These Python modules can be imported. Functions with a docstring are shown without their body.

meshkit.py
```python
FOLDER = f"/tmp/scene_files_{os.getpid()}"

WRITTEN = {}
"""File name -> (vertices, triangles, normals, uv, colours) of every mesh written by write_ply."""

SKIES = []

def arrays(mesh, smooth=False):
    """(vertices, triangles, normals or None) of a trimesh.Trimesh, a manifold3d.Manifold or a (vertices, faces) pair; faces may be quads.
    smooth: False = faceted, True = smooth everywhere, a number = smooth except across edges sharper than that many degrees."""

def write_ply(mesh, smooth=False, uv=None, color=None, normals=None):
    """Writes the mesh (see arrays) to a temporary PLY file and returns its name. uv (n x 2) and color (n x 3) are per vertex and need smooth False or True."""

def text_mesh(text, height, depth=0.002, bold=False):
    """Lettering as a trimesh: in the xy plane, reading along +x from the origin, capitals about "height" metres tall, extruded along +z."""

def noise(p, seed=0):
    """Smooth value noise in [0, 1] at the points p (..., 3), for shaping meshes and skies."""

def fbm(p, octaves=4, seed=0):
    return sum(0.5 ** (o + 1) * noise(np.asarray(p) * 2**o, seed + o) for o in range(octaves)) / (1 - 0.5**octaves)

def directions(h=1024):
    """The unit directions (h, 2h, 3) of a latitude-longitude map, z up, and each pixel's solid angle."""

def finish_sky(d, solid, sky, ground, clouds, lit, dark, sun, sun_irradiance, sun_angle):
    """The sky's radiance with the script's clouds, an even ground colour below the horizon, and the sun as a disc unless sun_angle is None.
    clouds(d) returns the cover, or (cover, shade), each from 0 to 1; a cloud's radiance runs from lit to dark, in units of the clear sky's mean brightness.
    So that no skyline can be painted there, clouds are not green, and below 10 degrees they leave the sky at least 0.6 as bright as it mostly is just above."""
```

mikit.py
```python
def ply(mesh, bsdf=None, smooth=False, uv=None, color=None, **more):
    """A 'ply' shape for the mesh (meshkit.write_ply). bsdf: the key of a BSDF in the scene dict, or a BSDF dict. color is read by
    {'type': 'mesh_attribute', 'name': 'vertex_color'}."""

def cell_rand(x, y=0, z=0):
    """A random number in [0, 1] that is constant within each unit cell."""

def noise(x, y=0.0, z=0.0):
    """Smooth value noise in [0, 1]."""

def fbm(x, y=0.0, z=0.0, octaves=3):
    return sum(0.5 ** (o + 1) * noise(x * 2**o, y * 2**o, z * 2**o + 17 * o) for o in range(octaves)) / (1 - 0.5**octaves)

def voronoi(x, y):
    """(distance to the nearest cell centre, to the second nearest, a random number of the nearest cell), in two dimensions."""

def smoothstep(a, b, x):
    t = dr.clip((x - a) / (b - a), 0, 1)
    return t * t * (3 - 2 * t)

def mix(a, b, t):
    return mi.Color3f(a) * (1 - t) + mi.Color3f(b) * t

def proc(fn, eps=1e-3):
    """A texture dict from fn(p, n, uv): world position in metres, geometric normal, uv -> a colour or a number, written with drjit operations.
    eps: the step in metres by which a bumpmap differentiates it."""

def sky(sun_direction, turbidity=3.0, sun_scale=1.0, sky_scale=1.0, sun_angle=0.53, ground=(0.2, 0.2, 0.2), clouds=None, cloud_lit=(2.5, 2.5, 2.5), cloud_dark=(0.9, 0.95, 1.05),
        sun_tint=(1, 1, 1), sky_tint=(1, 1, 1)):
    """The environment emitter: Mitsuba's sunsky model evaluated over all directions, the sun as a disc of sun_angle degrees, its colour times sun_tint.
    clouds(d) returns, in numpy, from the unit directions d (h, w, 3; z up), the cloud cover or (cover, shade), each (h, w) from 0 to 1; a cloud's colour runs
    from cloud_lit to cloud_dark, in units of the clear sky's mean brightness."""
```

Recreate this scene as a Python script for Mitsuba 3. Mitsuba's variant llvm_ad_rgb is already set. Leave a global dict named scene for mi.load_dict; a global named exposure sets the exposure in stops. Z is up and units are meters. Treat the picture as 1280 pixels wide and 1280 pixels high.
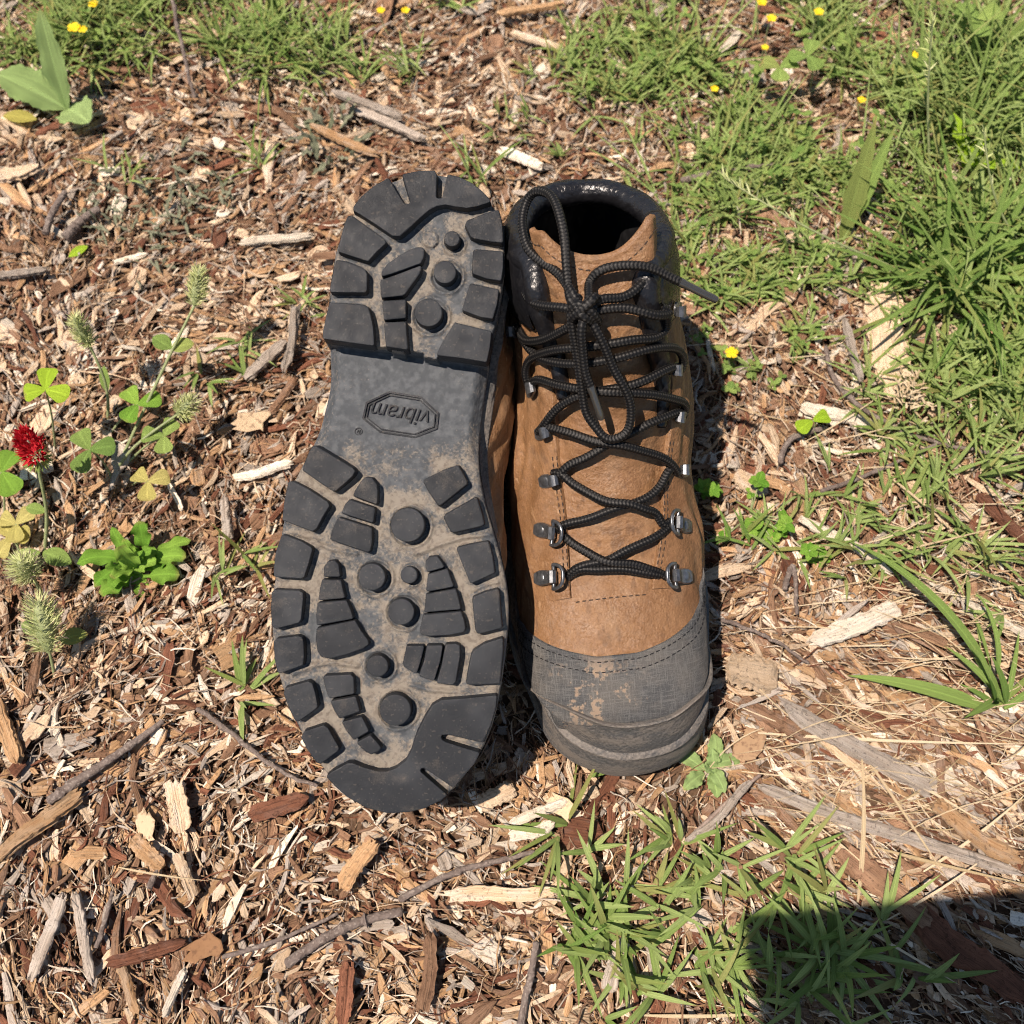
import math, random
import numpy as np, trimesh, shapely
import mitsuba as mi, drjit as dr
import mikit, meshkit
from mikit import proc, noise, fbm, voronoi, cell_rand, smoothstep, mix
from scipy.interpolate import PchipInterpolator, CubicSpline, splprep, splev
from scipy.spatial import cKDTree

T = mi.ScalarTransform4f
CAM_H, TILT = 0.5625, math.radians(22)
CAM = np.array([0, 0, CAM_H])
FWD = np.array([0, math.sin(TILT), -math.cos(TILT)])
UPV = np.array([0, math.cos(TILT), math.sin(TILT)])
RGT = np.array([1.0, 0, 0])
exposure = 2.35
SUN = (-0.345, -0.135, 1.0)
scene = {'type': 'scene'}
scene['camera'] = {
    'type': 'thinlens', 'fov': 53.13, 'fov_axis': 'x', 'near_clip': 0.01, 'far_clip': 200.0,
    'aperture_radius': 0.0019, 'focus_distance': 0.50,
    'to_world': T().look_at(origin=CAM.tolist(), target=(CAM + FWD).tolist(), up=UPV.tolist()),
    'film': {'type': 'hdrfilm', 'width': 1024, 'height': 1024},
}
scene['sky'] = mikit.sky(SUN, turbidity=3.0, sky_scale=0.6, sun_tint=(0.98, 1.0, 1.10), sky_tint=(1.12, 1.0, 0.88))
labels = {}


def tag(key, label=None, cat=None, group=None, kind=None):
    d = {}
    if label: d['label'] = label
    if cat: d['category'] = cat
    if group: d['group'] = group
    if kind: d['kind'] = kind
    labels[key] = d


def numbered(name):
    if name not in USED:
        USED[name] = 0
        return name
    USED[name] += 1
    return f'{name}_{USED[name]:03d}'


USED = {}


def add(name, mesh, bsdf, parent=None, smooth=30, uv=None, color=None, **more):
    key = numbered((parent + '__' if parent else '') + name)
    scene[key] = mikit.ply(mesh, bsdf, smooth=smooth, uv=uv, color=color, **more)
    return key


def lin(r, g, b):
    """sRGB 0-255 -> linear"""
    return [((c / 255) / 12.92 if c <= 10 else ((c / 255 + 0.055) / 1.055) ** 2.4) for c in (r, g, b)]


def bsdf(name, base, rough=0.6, bump=None, bump_scale=1.0, eps=2e-4, spec=0.5, two=True, **kw):
    """A principled material as a scene entry; base is a colour or a function (p, n, uv)."""
    d = {'type': 'principled', 'roughness': rough if not callable(rough) else proc(rough), 'specular': spec,
         'base_color': proc(base) if callable(base) else {'type': 'rgb', 'value': list(base)}, **kw}
    if bump is not None:
        d = {'type': 'bumpmap', 'tex': proc(bump, eps=eps), 'scale': bump_scale, 'bsdf': d}
    if two:
        d = {'type': 'twosided', 'bsdf': d}
    scene[name] = d
    return name


def cat(meshes):
    """Joins (v, f) or trimesh meshes into one (v, f)."""
    vs, fs, o = [], [], 0
    for m in meshes:
        v, f = (np.asarray(m.vertices), np.asarray(m.faces)) if hasattr(m, 'faces') else m
        f = np.asarray(f)
        if f.shape[1] == 4:
            f = np.vstack([f[:, [0, 1, 2]], f[:, [0, 2, 3]]])
        vs.append(np.asarray(v, float)); fs.append(f + o); o += len(v)
    return trimesh.Trimesh(np.vstack(vs), np.vstack(fs), process=False)


def grid_faces(nu, nv, wrap_v=False):
    i, j = np.meshgrid(np.arange(nu - 1), np.arange(nv if wrap_v else nv - 1), indexing='ij')
    k = (j + 1) % nv
    q = np.stack([i * nv + j, (i + 1) * nv + j, (i + 1) * nv + k, i * nv + k], -1).reshape(-1, 4)
    return np.vstack([q[:, [0, 1, 2]], q[:, [0, 2, 3]]])


def frames(p):
    """Tangent and two normals along a polyline (parallel transport)."""
    t = np.gradient(p, axis=0)
    t /= np.linalg.norm(t, axis=1, keepdims=True) + 1e-12
    a = np.zeros_like(p)
    r = np.array([0, 0, 1.0]) if abs(t[0, 2]) < 0.9 else np.array([1.0, 0, 0])
    for i in range(len(p)):
        r = r - t[i] * (r @ t[i])
        r /= np.linalg.norm(r) + 1e-12
        a[i] = r
    return t, a, np.cross(t, a)


def tube(p, r, sides=8, caps=True, flat=1.0):
    """(v, f) of a tube along the polyline p; r a number or one per point; flat squashes it."""
    p = np.asarray(p, float)
    t, a, b = frames(p)
    r = np.broadcast_to(np.asarray(r, float), (len(p),)) if np.ndim(r) < 2 else r
    ang = np.arange(sides) * 2 * np.pi / sides
    rr = r[:, None, None] if np.ndim(r) == 1 else r[..., None]
    v = p[:, None] + rr * (np.cos(ang)[None, :, None] * a[:, None] * flat + np.sin(ang)[None, :, None] * b[:, None])
    f = grid_faces(len(p), sides, True)
    v = v.reshape(-1, 3)
    if caps:
        n = len(v)
        v = np.vstack([v, p[:1], p[-1:]])
        k = np.arange(sides); k2 = (k + 1) % sides
        f = np.vstack([f, np.stack([np.full(sides, n), k, k2], 1), np.stack([np.full(sides, n + 1), (len(p) - 1) * sides + k2, (len(p) - 1) * sides + k], 1)])
    return v, f


def curve(pts, n=60, closed=False):
    """A smooth curve through pts, n points evenly spaced."""
    pts = np.asarray(pts, float)
    if closed:
        pts = np.vstack([pts, pts[:1]])
    d = np.r_[0, np.cumsum(np.linalg.norm(np.diff(pts, axis=0), axis=1) ** 0.5 + 1e-9)]
    c = CubicSpline(d, pts, bc_type='periodic' if closed else 'natural')
    x = c(np.linspace(0, d[-1], n * 6))
    s = np.r_[0, np.cumsum(np.linalg.norm(np.diff(x, axis=0), axis=1))]
    q = np.linspace(0, s[-1], n)
    return np.stack([np.interp(q, s, x[:, k]) for k in range(x.shape[1])], 1)


def prism(poly, z0, z1, chamfer=0.0, draft=0.0, step=0.8):
    """A shapely polygon (mm) as a solid from z0 to z1, z1 the face with the chamfered edge; sides flare by draft at z0. Faces outward."""
    out = []
    for g in getattr(poly, 'geoms', [poly]):
        r = np.array(g.exterior.segmentize(step).coords)[:-1]
        if not shapely.LinearRing(r).is_ccw:
            r = r[::-1]
        e = np.roll(r, -1, 0) - np.roll(r, 1, 0)
        nrm = np.stack([e[:, 1], -e[:, 0]], 1) / (np.linalg.norm(e, axis=1, keepdims=True) + 1e-9)
        s = np.sign(z1 - z0)
        lv = [(draft, z0), (0.0, z1 - s * chamfer), (-chamfer * 0.3, z1 - s * chamfer * 0.3), (-chamfer, z1)] if chamfer else [(draft, z0), (0.0, z1)]
        n = len(r)
        V = np.vstack([np.c_[r + nrm * o, np.full(n, z)] for o, z in lv])
        Fc = grid_faces(len(lv), n, True)
        cap2, tri = trimesh.creation.triangulate_polygon(shapely.Polygon(r), engine='earcut')
        b = len(V) - n
        d = cKDTree(r).query(cap2)[1]
        t = d[tri] + b
        a2 = V[t[:, 0], :2]; b2 = V[t[:, 1], :2]; c2 = V[t[:, 2], :2]
        ccw = ((b2 - a2)[:, 0] * (c2 - a2)[:, 1] - (b2 - a2)[:, 1] * (c2 - a2)[:, 0]) > 0
        t[~ccw] = t[~ccw][:, ::-1]
        if s < 0:
            t = t[:, ::-1]
        else:
            Fc = Fc[:, ::-1]
        out.append((V, np.vstack([Fc, t])))
    return cat(out)
# the outsole, traced in millimetres in the boot's own frame: x across, y from the heel to the toe
HEEL_LUGS = [[[-18.0,20.7],[-17.7,18.7],[-14.3,14.3],[-8.6,9.5],[-1.5,5.5],[1.8,11.4],[5.6,17.3],[7.8,17.6],[8.3,16.5],[6.6,11.0],[4.5,4.0],[12.2,2.4],[19.6,2.3],[20.6,4.1],[20.3,14.9],[22.8,15.1],[24.4,9.1],[25.5,4.0],[31.2,5.3],[36.9,8.1],[41.6,11.9],[44.9,15.5],[45.4,16.8],[39.7,18.7],[34.5,19.7],[29.3,19.0],[24.6,18.1],[20.8,18.7],[17.0,20.6],[12.7,24.4],[7.5,29.4],[3.7,32.5],[0.4,32.5],[-7.6,27.1],[-14.3,22.8]],[[-20.4,23.3],[-18.5,22.8],[-13.3,26.6],[-4.8,32.7],[-2.7,34.8],[-2.9,36.0],[-6.7,39.4],[-10.0,43.1],[-10.9,44.1],[-17.1,42.2],[-24.5,39.8],[-24.9,38.9],[-23.5,32.7],[-21.8,26.6]],[[-25.6,43.3],[-20.9,43.9],[-14.3,46.5],[-12.2,47.9],[-11.4,49.8],[-11.4,57.3],[-12.4,58.5],[-28.6,58.3],[-28.3,54.5],[-27.0,47.9]],[[-28.6,62.8],[-20.9,63.2],[-13.3,63.8],[-10.9,64.9],[-9.7,68.7],[-8.6,74.4],[-8.1,82.9],[-19.0,81.5],[-31.8,79.6],[-31.8,76.3],[-30.5,69.7]],[[13.7,37.5],[14.9,38.4],[14.6,42.2],[13.2,45.0],[-0.1,49.8],[-5.0,51.2],[-4.8,48.8],[-2.0,45.0],[2.8,41.7],[7.5,38.9],[11.3,37.5]],[[14.1,45.5],[12.7,49.8],[9.4,54.5],[6.1,59.2],[4.7,59.9],[-5.0,60.9],[-5.3,52.6],[1.8,50.2]],[[6.6,61.6],[6.4,65.9],[6.4,70.1],[-3.8,71.1],[-4.6,62.1]],[[6.6,71.7],[6.8,77.2],[7.5,84.8],[-2.0,83.4],[-2.9,82.9],[-3.8,72.0]],[[47.3,20.4],[49.2,20.6],[50.6,27.1],[51.1,35.6],[45.4,35.1],[37.8,33.7],[36.2,32.9],[34.5,29.4],[33.5,27.1],[34.5,25.2],[41.6,22.3]],[[37.3,38.9],[38.8,38.4],[51.1,39.4],[51.1,46.9],[50.1,53.1],[43.5,52.1],[37.0,49.8],[36.7,46.9]],[[35.9,54.0],[49.2,56.9],[48.2,64.0],[46.3,70.6],[40.6,69.7],[32.6,66.8],[32.3,65.4],[34.5,58.3]],[[28.8,72.0],[45.8,76.1],[44.9,83.8],[43.5,90.5],[32.1,88.6],[20.3,87.2],[21.7,83.8],[25.5,77.2]]]
FORE_LUGS = [[[-36.0,128.4],[-33.9,129.2],[-26.6,133.6],[-18.0,138.8],[-16.9,140.3],[-18.0,142.6],[-20.9,145.5],[-25.6,149.4],[-27.0,149.7],[-32.2,146.4],[-41.2,140.0],[-40.3,136.9],[-37.9,130.8]],[[-47.6,145.0],[-44.6,145.3],[-37.9,148.8],[-29.4,154.5],[-28.6,156.4],[-31.3,160.6],[-34.6,166.8],[-36.5,168.2],[-41.7,166.3],[-50.2,163.0],[-50.4,161.6],[-49.5,154.0]],[[-50.7,169.6],[-48.3,169.9],[-41.7,172.4],[-37.0,175.3],[-36.5,176.7],[-38.4,183.3],[-40.3,189.0],[-41.7,189.8],[-54.2,189.0],[-54.5,186.2],[-53.5,177.7]],[[-54.0,194.6],[-42.7,195.2],[-40.8,196.3],[-40.8,199.2],[-41.7,208.6],[-42.8,210.1],[-53.5,212.9],[-55.2,211.5],[-55.7,203.9],[-55.4,196.3]],[[-53.1,217.2],[-43.1,216.0],[-41.2,216.7],[-40.6,219.1],[-40.3,225.7],[-40.8,229.5],[-51.2,233.3],[-52.6,232.8],[-54.0,226.6],[-54.5,219.1]],[[-49.3,239.9],[-38.4,236.8],[-36.5,238.0],[-35.1,242.7],[-34.1,248.4],[-35.1,249.8],[-43.1,255.5],[-44.6,255.0],[-47.4,249.3],[-49.8,242.7]],[[-40.3,259.8],[-31.3,256.9],[-29.4,258.3],[-25.1,265.9],[-24.2,267.8],[-25.1,269.2],[-32.7,274.9],[-34.6,274.4],[-38.9,268.3],[-41.9,262.6]],[[-30.4,280.6],[-27.5,278.2],[-20.4,274.4],[-18.0,274.4],[-13.3,276.3],[-6.7,278.2],[-2.0,278.2],[1.8,276.8],[6.6,273.0],[8.9,268.3],[11.3,260.7],[15.1,253.1],[18.4,247.9],[22.7,245.4],[32.1,244.8],[48.2,243.2],[47.7,249.3],[45.4,256.9],[41.8,265.2],[34.0,263.4],[24.6,261.2],[22.7,261.6],[22.8,263.5],[24.6,264.7],[40.5,269.7],[37.8,274.9],[32.1,281.5],[28.3,286.1],[21.7,281.5],[14.6,276.8],[13.0,277.0],[13.2,278.5],[25.5,289.1],[22.7,291.5],[15.1,295.3],[7.5,297.1],[-2.0,297.6],[-11.4,295.3],[-20.9,290.0],[-26.6,284.8]],[[-12.4,143.1],[-9.1,143.4],[-6.9,146.4],[-6.5,149.7],[-6.7,155.9],[-18.0,151.9],[-17.1,149.3],[-14.3,145.0]],[[-19.5,153.2],[-7.6,157.3],[-8.6,164.4],[-23.3,159.7],[-21.8,155.9]],[[-24.7,161.4],[-9.1,166.3],[-9.1,172.9],[-10.0,177.2],[-11.4,177.7],[-27.5,172.4],[-28.5,171.5],[-27.5,167.2]],[[-29.4,181.6],[-26.1,181.3],[-24.5,183.3],[-23.7,189.0],[-31.5,189.0],[-31.3,184.3]],[[-32.1,190.0],[-23.3,190.4],[-22.6,194.4],[-21.4,198.7],[-33.9,199.8],[-33.2,194.4]],[[-34.3,200.8],[-20.9,199.6],[-19.0,203.9],[-17.6,208.2],[-34.6,211.3],[-34.9,206.7]],[[-34.6,212.4],[-16.9,208.8],[-14.3,213.4],[-10.9,218.1],[-10.7,220.0],[-13.3,221.9],[-20.9,224.7],[-28.5,226.6],[-32.7,225.7],[-34.3,222.8],[-35.1,217.2]],[[15.3,181.9],[17.0,179.8],[20.8,179.3],[22.5,181.7],[24.2,184.6],[16.0,186.9],[15.4,184.0]],[[16.5,187.6],[25.5,185.2],[26.9,189.2],[28.5,193.5],[15.6,195.9],[16.0,191.6]],[[15.6,196.8],[29.3,194.4],[30.7,199.2],[31.7,203.9],[14.6,205.3],[15.1,201.1]],[[14.3,206.3],[31.7,204.7],[33.1,208.6],[33.8,212.4],[33.1,214.3],[26.4,215.7],[17.0,216.2],[13.2,215.3],[12.7,213.4]],[[6.6,220.5],[14.9,220.5],[13.7,225.7],[11.3,233.7],[5.6,230.4],[4.9,228.5]],[[16.0,220.3],[23.4,220.3],[22.2,227.6],[19.3,237.0],[12.2,234.4],[14.6,227.6]],[[24.6,219.8],[29.3,219.5],[31.2,220.5],[31.2,225.7],[29.3,237.0],[27.9,238.7],[20.3,237.8],[22.7,229.5]],[[-31.8,235.1],[-30.4,234.2],[-19.0,233.7],[-17.6,235.1],[-17.3,242.7],[-28.9,244.8],[-30.4,240.8]],[[-28.5,246.0],[-16.6,243.7],[-14.7,250.8],[-24.2,254.1],[-26.6,250.3]],[[-23.3,255.5],[-13.8,253.1],[-10.5,259.8],[-17.6,264.0],[-20.9,259.8]],[[-16.6,265.0],[-10.0,261.5],[-7.2,264.5],[-5.0,267.3],[-5.7,268.7],[-9.5,270.6],[-12.4,269.2]],[[29.3,137.9],[30.7,137.9],[34.5,145.0],[34.5,146.4],[22.7,155.9],[21.2,156.4],[17.0,150.2],[14.1,145.0],[15.1,144.0],[23.6,139.8]],[[37.8,152.6],[39.2,152.6],[41.6,160.6],[42.5,164.9],[40.6,165.8],[28.3,168.7],[26.9,168.2],[24.6,163.9],[23.6,161.6],[24.6,160.1],[31.2,156.4]],[[44.4,172.4],[46.3,179.5],[47.3,187.1],[36.9,191.9],[35.9,191.9],[33.1,185.2],[29.8,176.7],[30.2,175.3],[35.9,173.9]],[[48.2,194.4],[49.2,194.9],[50.6,212.4],[41.6,214.8],[39.2,215.1],[38.3,213.4],[36.9,200.1],[37.3,198.2],[42.5,195.9]],[[51.1,216.7],[51.1,222.8],[49.6,238.0],[35.9,238.7],[34.0,238.0],[34.5,234.2],[36.4,224.7],[37.3,222.8],[42.5,219.5]]]
STUDS = [[27.6,33.7,3.8,4.9],[24.3,49.0,5.4,7.8],[16.7,67.6,6.6,8.7],[7.2,165.1,8.0,9.9],[-9.3,189.0,6.4,8.5],[7.8,188.1,4.1,4.9],[4.2,205.0,6.2,8.5],[-6.7,229.9,5.2,7.4],[1.5,250.1,7.4,9.5]]
FLAT_STUD = [17.0,32.5,4.3,4.3]
OCTAGON = [[-13.8,107.4],[-3.1,102.4],[11.8,104.8],[19.8,112.3],[19.1,119.4],[8.9,123.5],[-7.6,120.9],[-15.4,114.7]]
REG_MARK = [-17.8,120.9,1.9,1.9]
BEADS = [[[-46.4,234.2],[-37.5,230.4],[-27.5,229.0],[-17.1,230.6]],[[7.5,239.1],[17.0,241.8],[28.3,242.7],[47.7,241.8]],[[-47.4,170.6],[-37.0,172.9],[-27.5,176.7],[-17.1,178.4]],[[10.4,178.6],[21.7,174.3],[32.1,171.0],[44.9,169.6]],[[36.9,195.4],[41.6,193.5],[48.2,191.6]]]
OUTLINE = [[-18.0,20.7],[-10.3,12.3],[-0.7,5.7],[12.1,2.4],[25.7,3.5],[36.7,8.6],[45.5,16.7],[49.9,28.8],[51.0,39.5],[49.9,56.3],[45.9,76.2],[43.3,90.5],[41.1,104.1],[39.3,118.8],[38.9,135.3],[41.5,152.9],[45.5,167.2],[50.7,186.3],[52.9,203.2],[52.1,219.0],[48.8,243.2],[42.6,265.3],[28.6,286.6],[15.1,295.8],[-1.8,298.0],[-12.9,295.0],[-23.9,287.7],[-34.5,275.9],[-45.9,255.0],[-53.2,234.4],[-56.2,214.2],[-56.2,199.5],[-54.3,186.7],[-50.7,162.8],[-45.5,144.5],[-38.9,127.6],[-34.5,111.4],[-31.6,96.7],[-31.9,79.5],[-30.1,63.7],[-27.2,41.7],[-23.9,30.6]]
BREAST = [[-31.8,79.6],[-19.0,81.5],[-8.1,82.9],[-2.0,83.4],[7.5,84.8],[20.3,87.2],[32.1,88.6],[43.5,90.5]]
# ---------------------------------------------------------------- materials
def v3(a): return mi.Color3f(*[float(x) for x in a])


DUST, RUBBER = (0.27, 0.215, 0.155), (0.013, 0.0152, 0.019)


def rubber_col(p, n, uv):
    d = fbm(p.x * 160, p.y * 160, p.z * 160, 4)
    f = fbm(p.x * 2500, p.y * 2500, p.z * 2500, 2)
    s = fbm(p.x * 60 + 5, p.y * 60, p.z * 60, 3)
    c = mix(RUBBER, (0.026, 0.029, 0.034), smoothstep(0.35, 0.75, s))
    dust = smoothstep(0.55, 0.8, d * 0.7 + f * 0.3) * 0.10
    speck = smoothstep(0.80, 0.86, noise(p.x * 1100, p.y * 1100, p.z * 1100)) * 0.10
    return mix(c, DUST, dr.minimum(dust + speck, 0.8))


def rubber_rough(p, n, uv):
    return 0.48 + 0.25 * fbm(p.x * 300, p.y * 300, p.z * 300, 2)


bsdf('tread_rubber', rubber_col, rubber_rough, bump=lambda p, n, uv: fbm(p.x * 1800, p.y * 1800, p.z * 1800, 2), bump_scale=0.00012, spec=0.2)


def dusty_col(p, n, uv):
    """uv.x: how much dried mud lies here."""
    d = fbm(p.x * 120, p.y * 120, p.z * 120, 4)
    f = fbm(p.x * 1100, p.y * 1100, p.z * 1100, 3)
    w = smoothstep(0.22, 0.72, uv.x * (0.52 + 1.3 * (d - 0.5)) + 0.85 * (f - 0.5) + 0.3 * (d - 0.5) + 0.06)
    c = mix((0.045, 0.051, 0.058), (0.080, 0.087, 0.095), smoothstep(0.3, 0.8, fbm(p.x * 420, p.y * 420, p.z * 420, 4)))
    m = mix((0.24, 0.205, 0.160), (0.16, 0.128, 0.095), smoothstep(0.45, 0.75, fbm(p.x * 700 + 9, p.y * 700, p.z * 700, 2)))
    return mix(c, m, w * 0.66)


bsdf('dusty_rubber', dusty_col, 0.72, bump=lambda p, n, uv: fbm(p.x * 900, p.y * 900, p.z * 900, 3), bump_scale=0.0004, spec=0.3)


def rand_col(p, n, uv):
    a = fbm(p.x * 70, p.y * 70, p.z * 160, 4)
    f = fbm(p.x * 1000, p.y * 1000, p.z * 1000, 3)
    w = smoothstep(0.42, 0.75, a * 0.75 + f * 0.40 + uv.x * 0.10)
    return mix(mix((0.034, 0.034, 0.035), (0.100, 0.098, 0.095), f), (0.175, 0.148, 0.122), w * 0.55)


bsdf('rand_rubber', rand_col, 0.62, bump=lambda p, n, uv: fbm(p.x * 700, p.y * 700, p.z * 700, 3), bump_scale=0.0007, spec=0.4)


def leather_col(p, n, uv):
    a = fbm(p.x * 45, p.y * 45, p.z * 45, 4)
    big = fbm(p.x * 22 + 4, p.y * 22, p.z * 30, 3)
    f = fbm(p.x * 1500, p.y * 1500, p.z * 1500, 3)
    s = fbm(p.x * 400, p.y * 90 + p.x * 30, p.z * 400, 3)
    c = mix((0.115, 0.053, 0.021), (0.245, 0.132, 0.060), smoothstep(0.2, 0.8, a * 0.4 + f * 0.35 + big * 0.25))
    c = mix(c, (0.072, 0.036, 0.018), 0.65 * smoothstep(0.50, 0.72, s * 0.45 + a * 0.35 + big * 0.2))
    scr = smoothstep(0.62, 0.78, fbm(p.x * 700, p.y * 220, p.z * 500, 4)) * smoothstep(0.4, 0.6, big)
    c = mix(c, (0.37, 0.235, 0.130), 0.45 * scr)
    return mix(c, (0.25, 0.17, 0.105), 0.22 * smoothstep(0.5, 0.75, fbm(p.x * 120, p.y * 120, p.z * 120 + 8, 4)))


bsdf('brown_leather', leather_col, lambda p, n, uv: 0.46 + 0.3 * fbm(p.x * 200, p.y * 200, p.z * 200, 3),
     bump=lambda p, n, uv: 0.6 * fbm(p.x * 1300, p.y * 1300, p.z * 1300, 3) + 1.2 * fbm(p.x * 260, p.y * 520, p.z * 260, 3), bump_scale=0.0007, spec=0.45)


def cap_col(p, n, uv):
    """Woven rubber-coated cloth; uv in mm."""
    th = dr.maximum(dr.sin(uv.x * 9.5 + 1.2 * noise(uv.x * .7, uv.y * 3)), dr.sin(uv.y * 9.5 + 1.2 * noise(uv.x * 3, uv.y * .7)))
    lx = fbm(uv.x * 4.2, uv.y * 0.22, 3, 3); ly = fbm(uv.x * 0.22, uv.y * 4.2, 5, 3)
    worn = smoothstep(0.45, 0.8, dr.maximum(lx, ly)) * 0.8 + 0.2 * th
    c = mix((0.034, 0.036, 0.039), (0.135, 0.134, 0.129), worn * 0.7)
    c = mix(c, (0.17, 0.150, 0.125), 0.30 * smoothstep(0.4, 0.75, fbm(p.x * 70 + 1, p.y * 70, p.z * 70, 4)))
    a = fbm(p.x * 95 + 2.0, p.y * 95 + 1.0, p.z * 95, 4)
    f = fbm(p.x * 700, p.y * 700, p.z * 700, 3)
    mud = smoothstep(0.52, 0.60, a * 0.62 + f * 0.38) * smoothstep(0.021, 0.009, dr.sqrt(dr.square((p.x - (0.0405, 0.1043, 0.0560)[0]) * 0.62) + dr.square(p.y - (0.0405, 0.1043, 0.0560)[1])))
    return mix(c, (0.30, 0.215, 0.145), mud * 0.7)


bsdf('coated_cloth', cap_col, 0.7, bump=lambda p, n, uv: 0.5 * dr.sin(uv.x * 7.2) * dr.sin(uv.y * 7.2) + fbm(p.x * 900, p.y * 900, p.z * 900, 2), bump_scale=0.00022, spec=0.35)
bsdf('black_leather', lambda p, n, uv: mix((0.004, 0.004, 0.005), (0.012, 0.012, 0.014), fbm(p.x * 400, p.y * 400, p.z * 400, 3)),
     lambda p, n, uv: 0.26 + 0.2 * fbm(p.x * 300, p.y * 300, p.z * 120, 3),
     bump=lambda p, n, uv: fbm(p.x * 150, p.y * 240, p.z * 60, 3) + 0.35 * fbm(p.x * 700, p.y * 700, p.z * 260, 3), bump_scale=0.0014, spec=0.5)
bsdf('black_lining', lambda p, n, uv: mix((0.010, 0.010, 0.011), (0.030, 0.030, 0.032), fbm(p.x * 900, p.y * 900, p.z * 150, 3)), 0.33,
     bump=lambda p, n, uv: fbm(p.x * 420, p.y * 420, p.z * 90, 4), bump_scale=0.0010)


def lace_col(p, n, uv):
    k = dr.sin(6.2832 * (uv.x * 0.30 + 3 * uv.y)) * dr.sin(6.2832 * (uv.x * 0.30 - 3 * uv.y))
    return mix((0.003, 0.003, 0.0035), (0.034, 0.032, 0.029), smoothstep(0.0, 0.95, k))


bsdf('lace_cord', lace_col, 0.55, spec=0.3)
bsdf('thread', (0.035, 0.022, 0.014), 0.7)
bsdf('black_thread', (0.012, 0.012, 0.013), 0.7)
scene['dark_metal'] = {'type': 'twosided', 'bsdf': {'type': 'principled', 'base_color': proc(lambda p, n, uv: mix((0.06, 0.064, 0.07), (0.25, 0.26, 0.275), fbm(p.x * 700, p.y * 700, p.z * 700, 3))), 'metallic': 0.8, 'roughness': 0.3}}
bsdf('aglet_plastic', (0.035, 0.034, 0.031), 0.14, spec=0.9)
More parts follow.
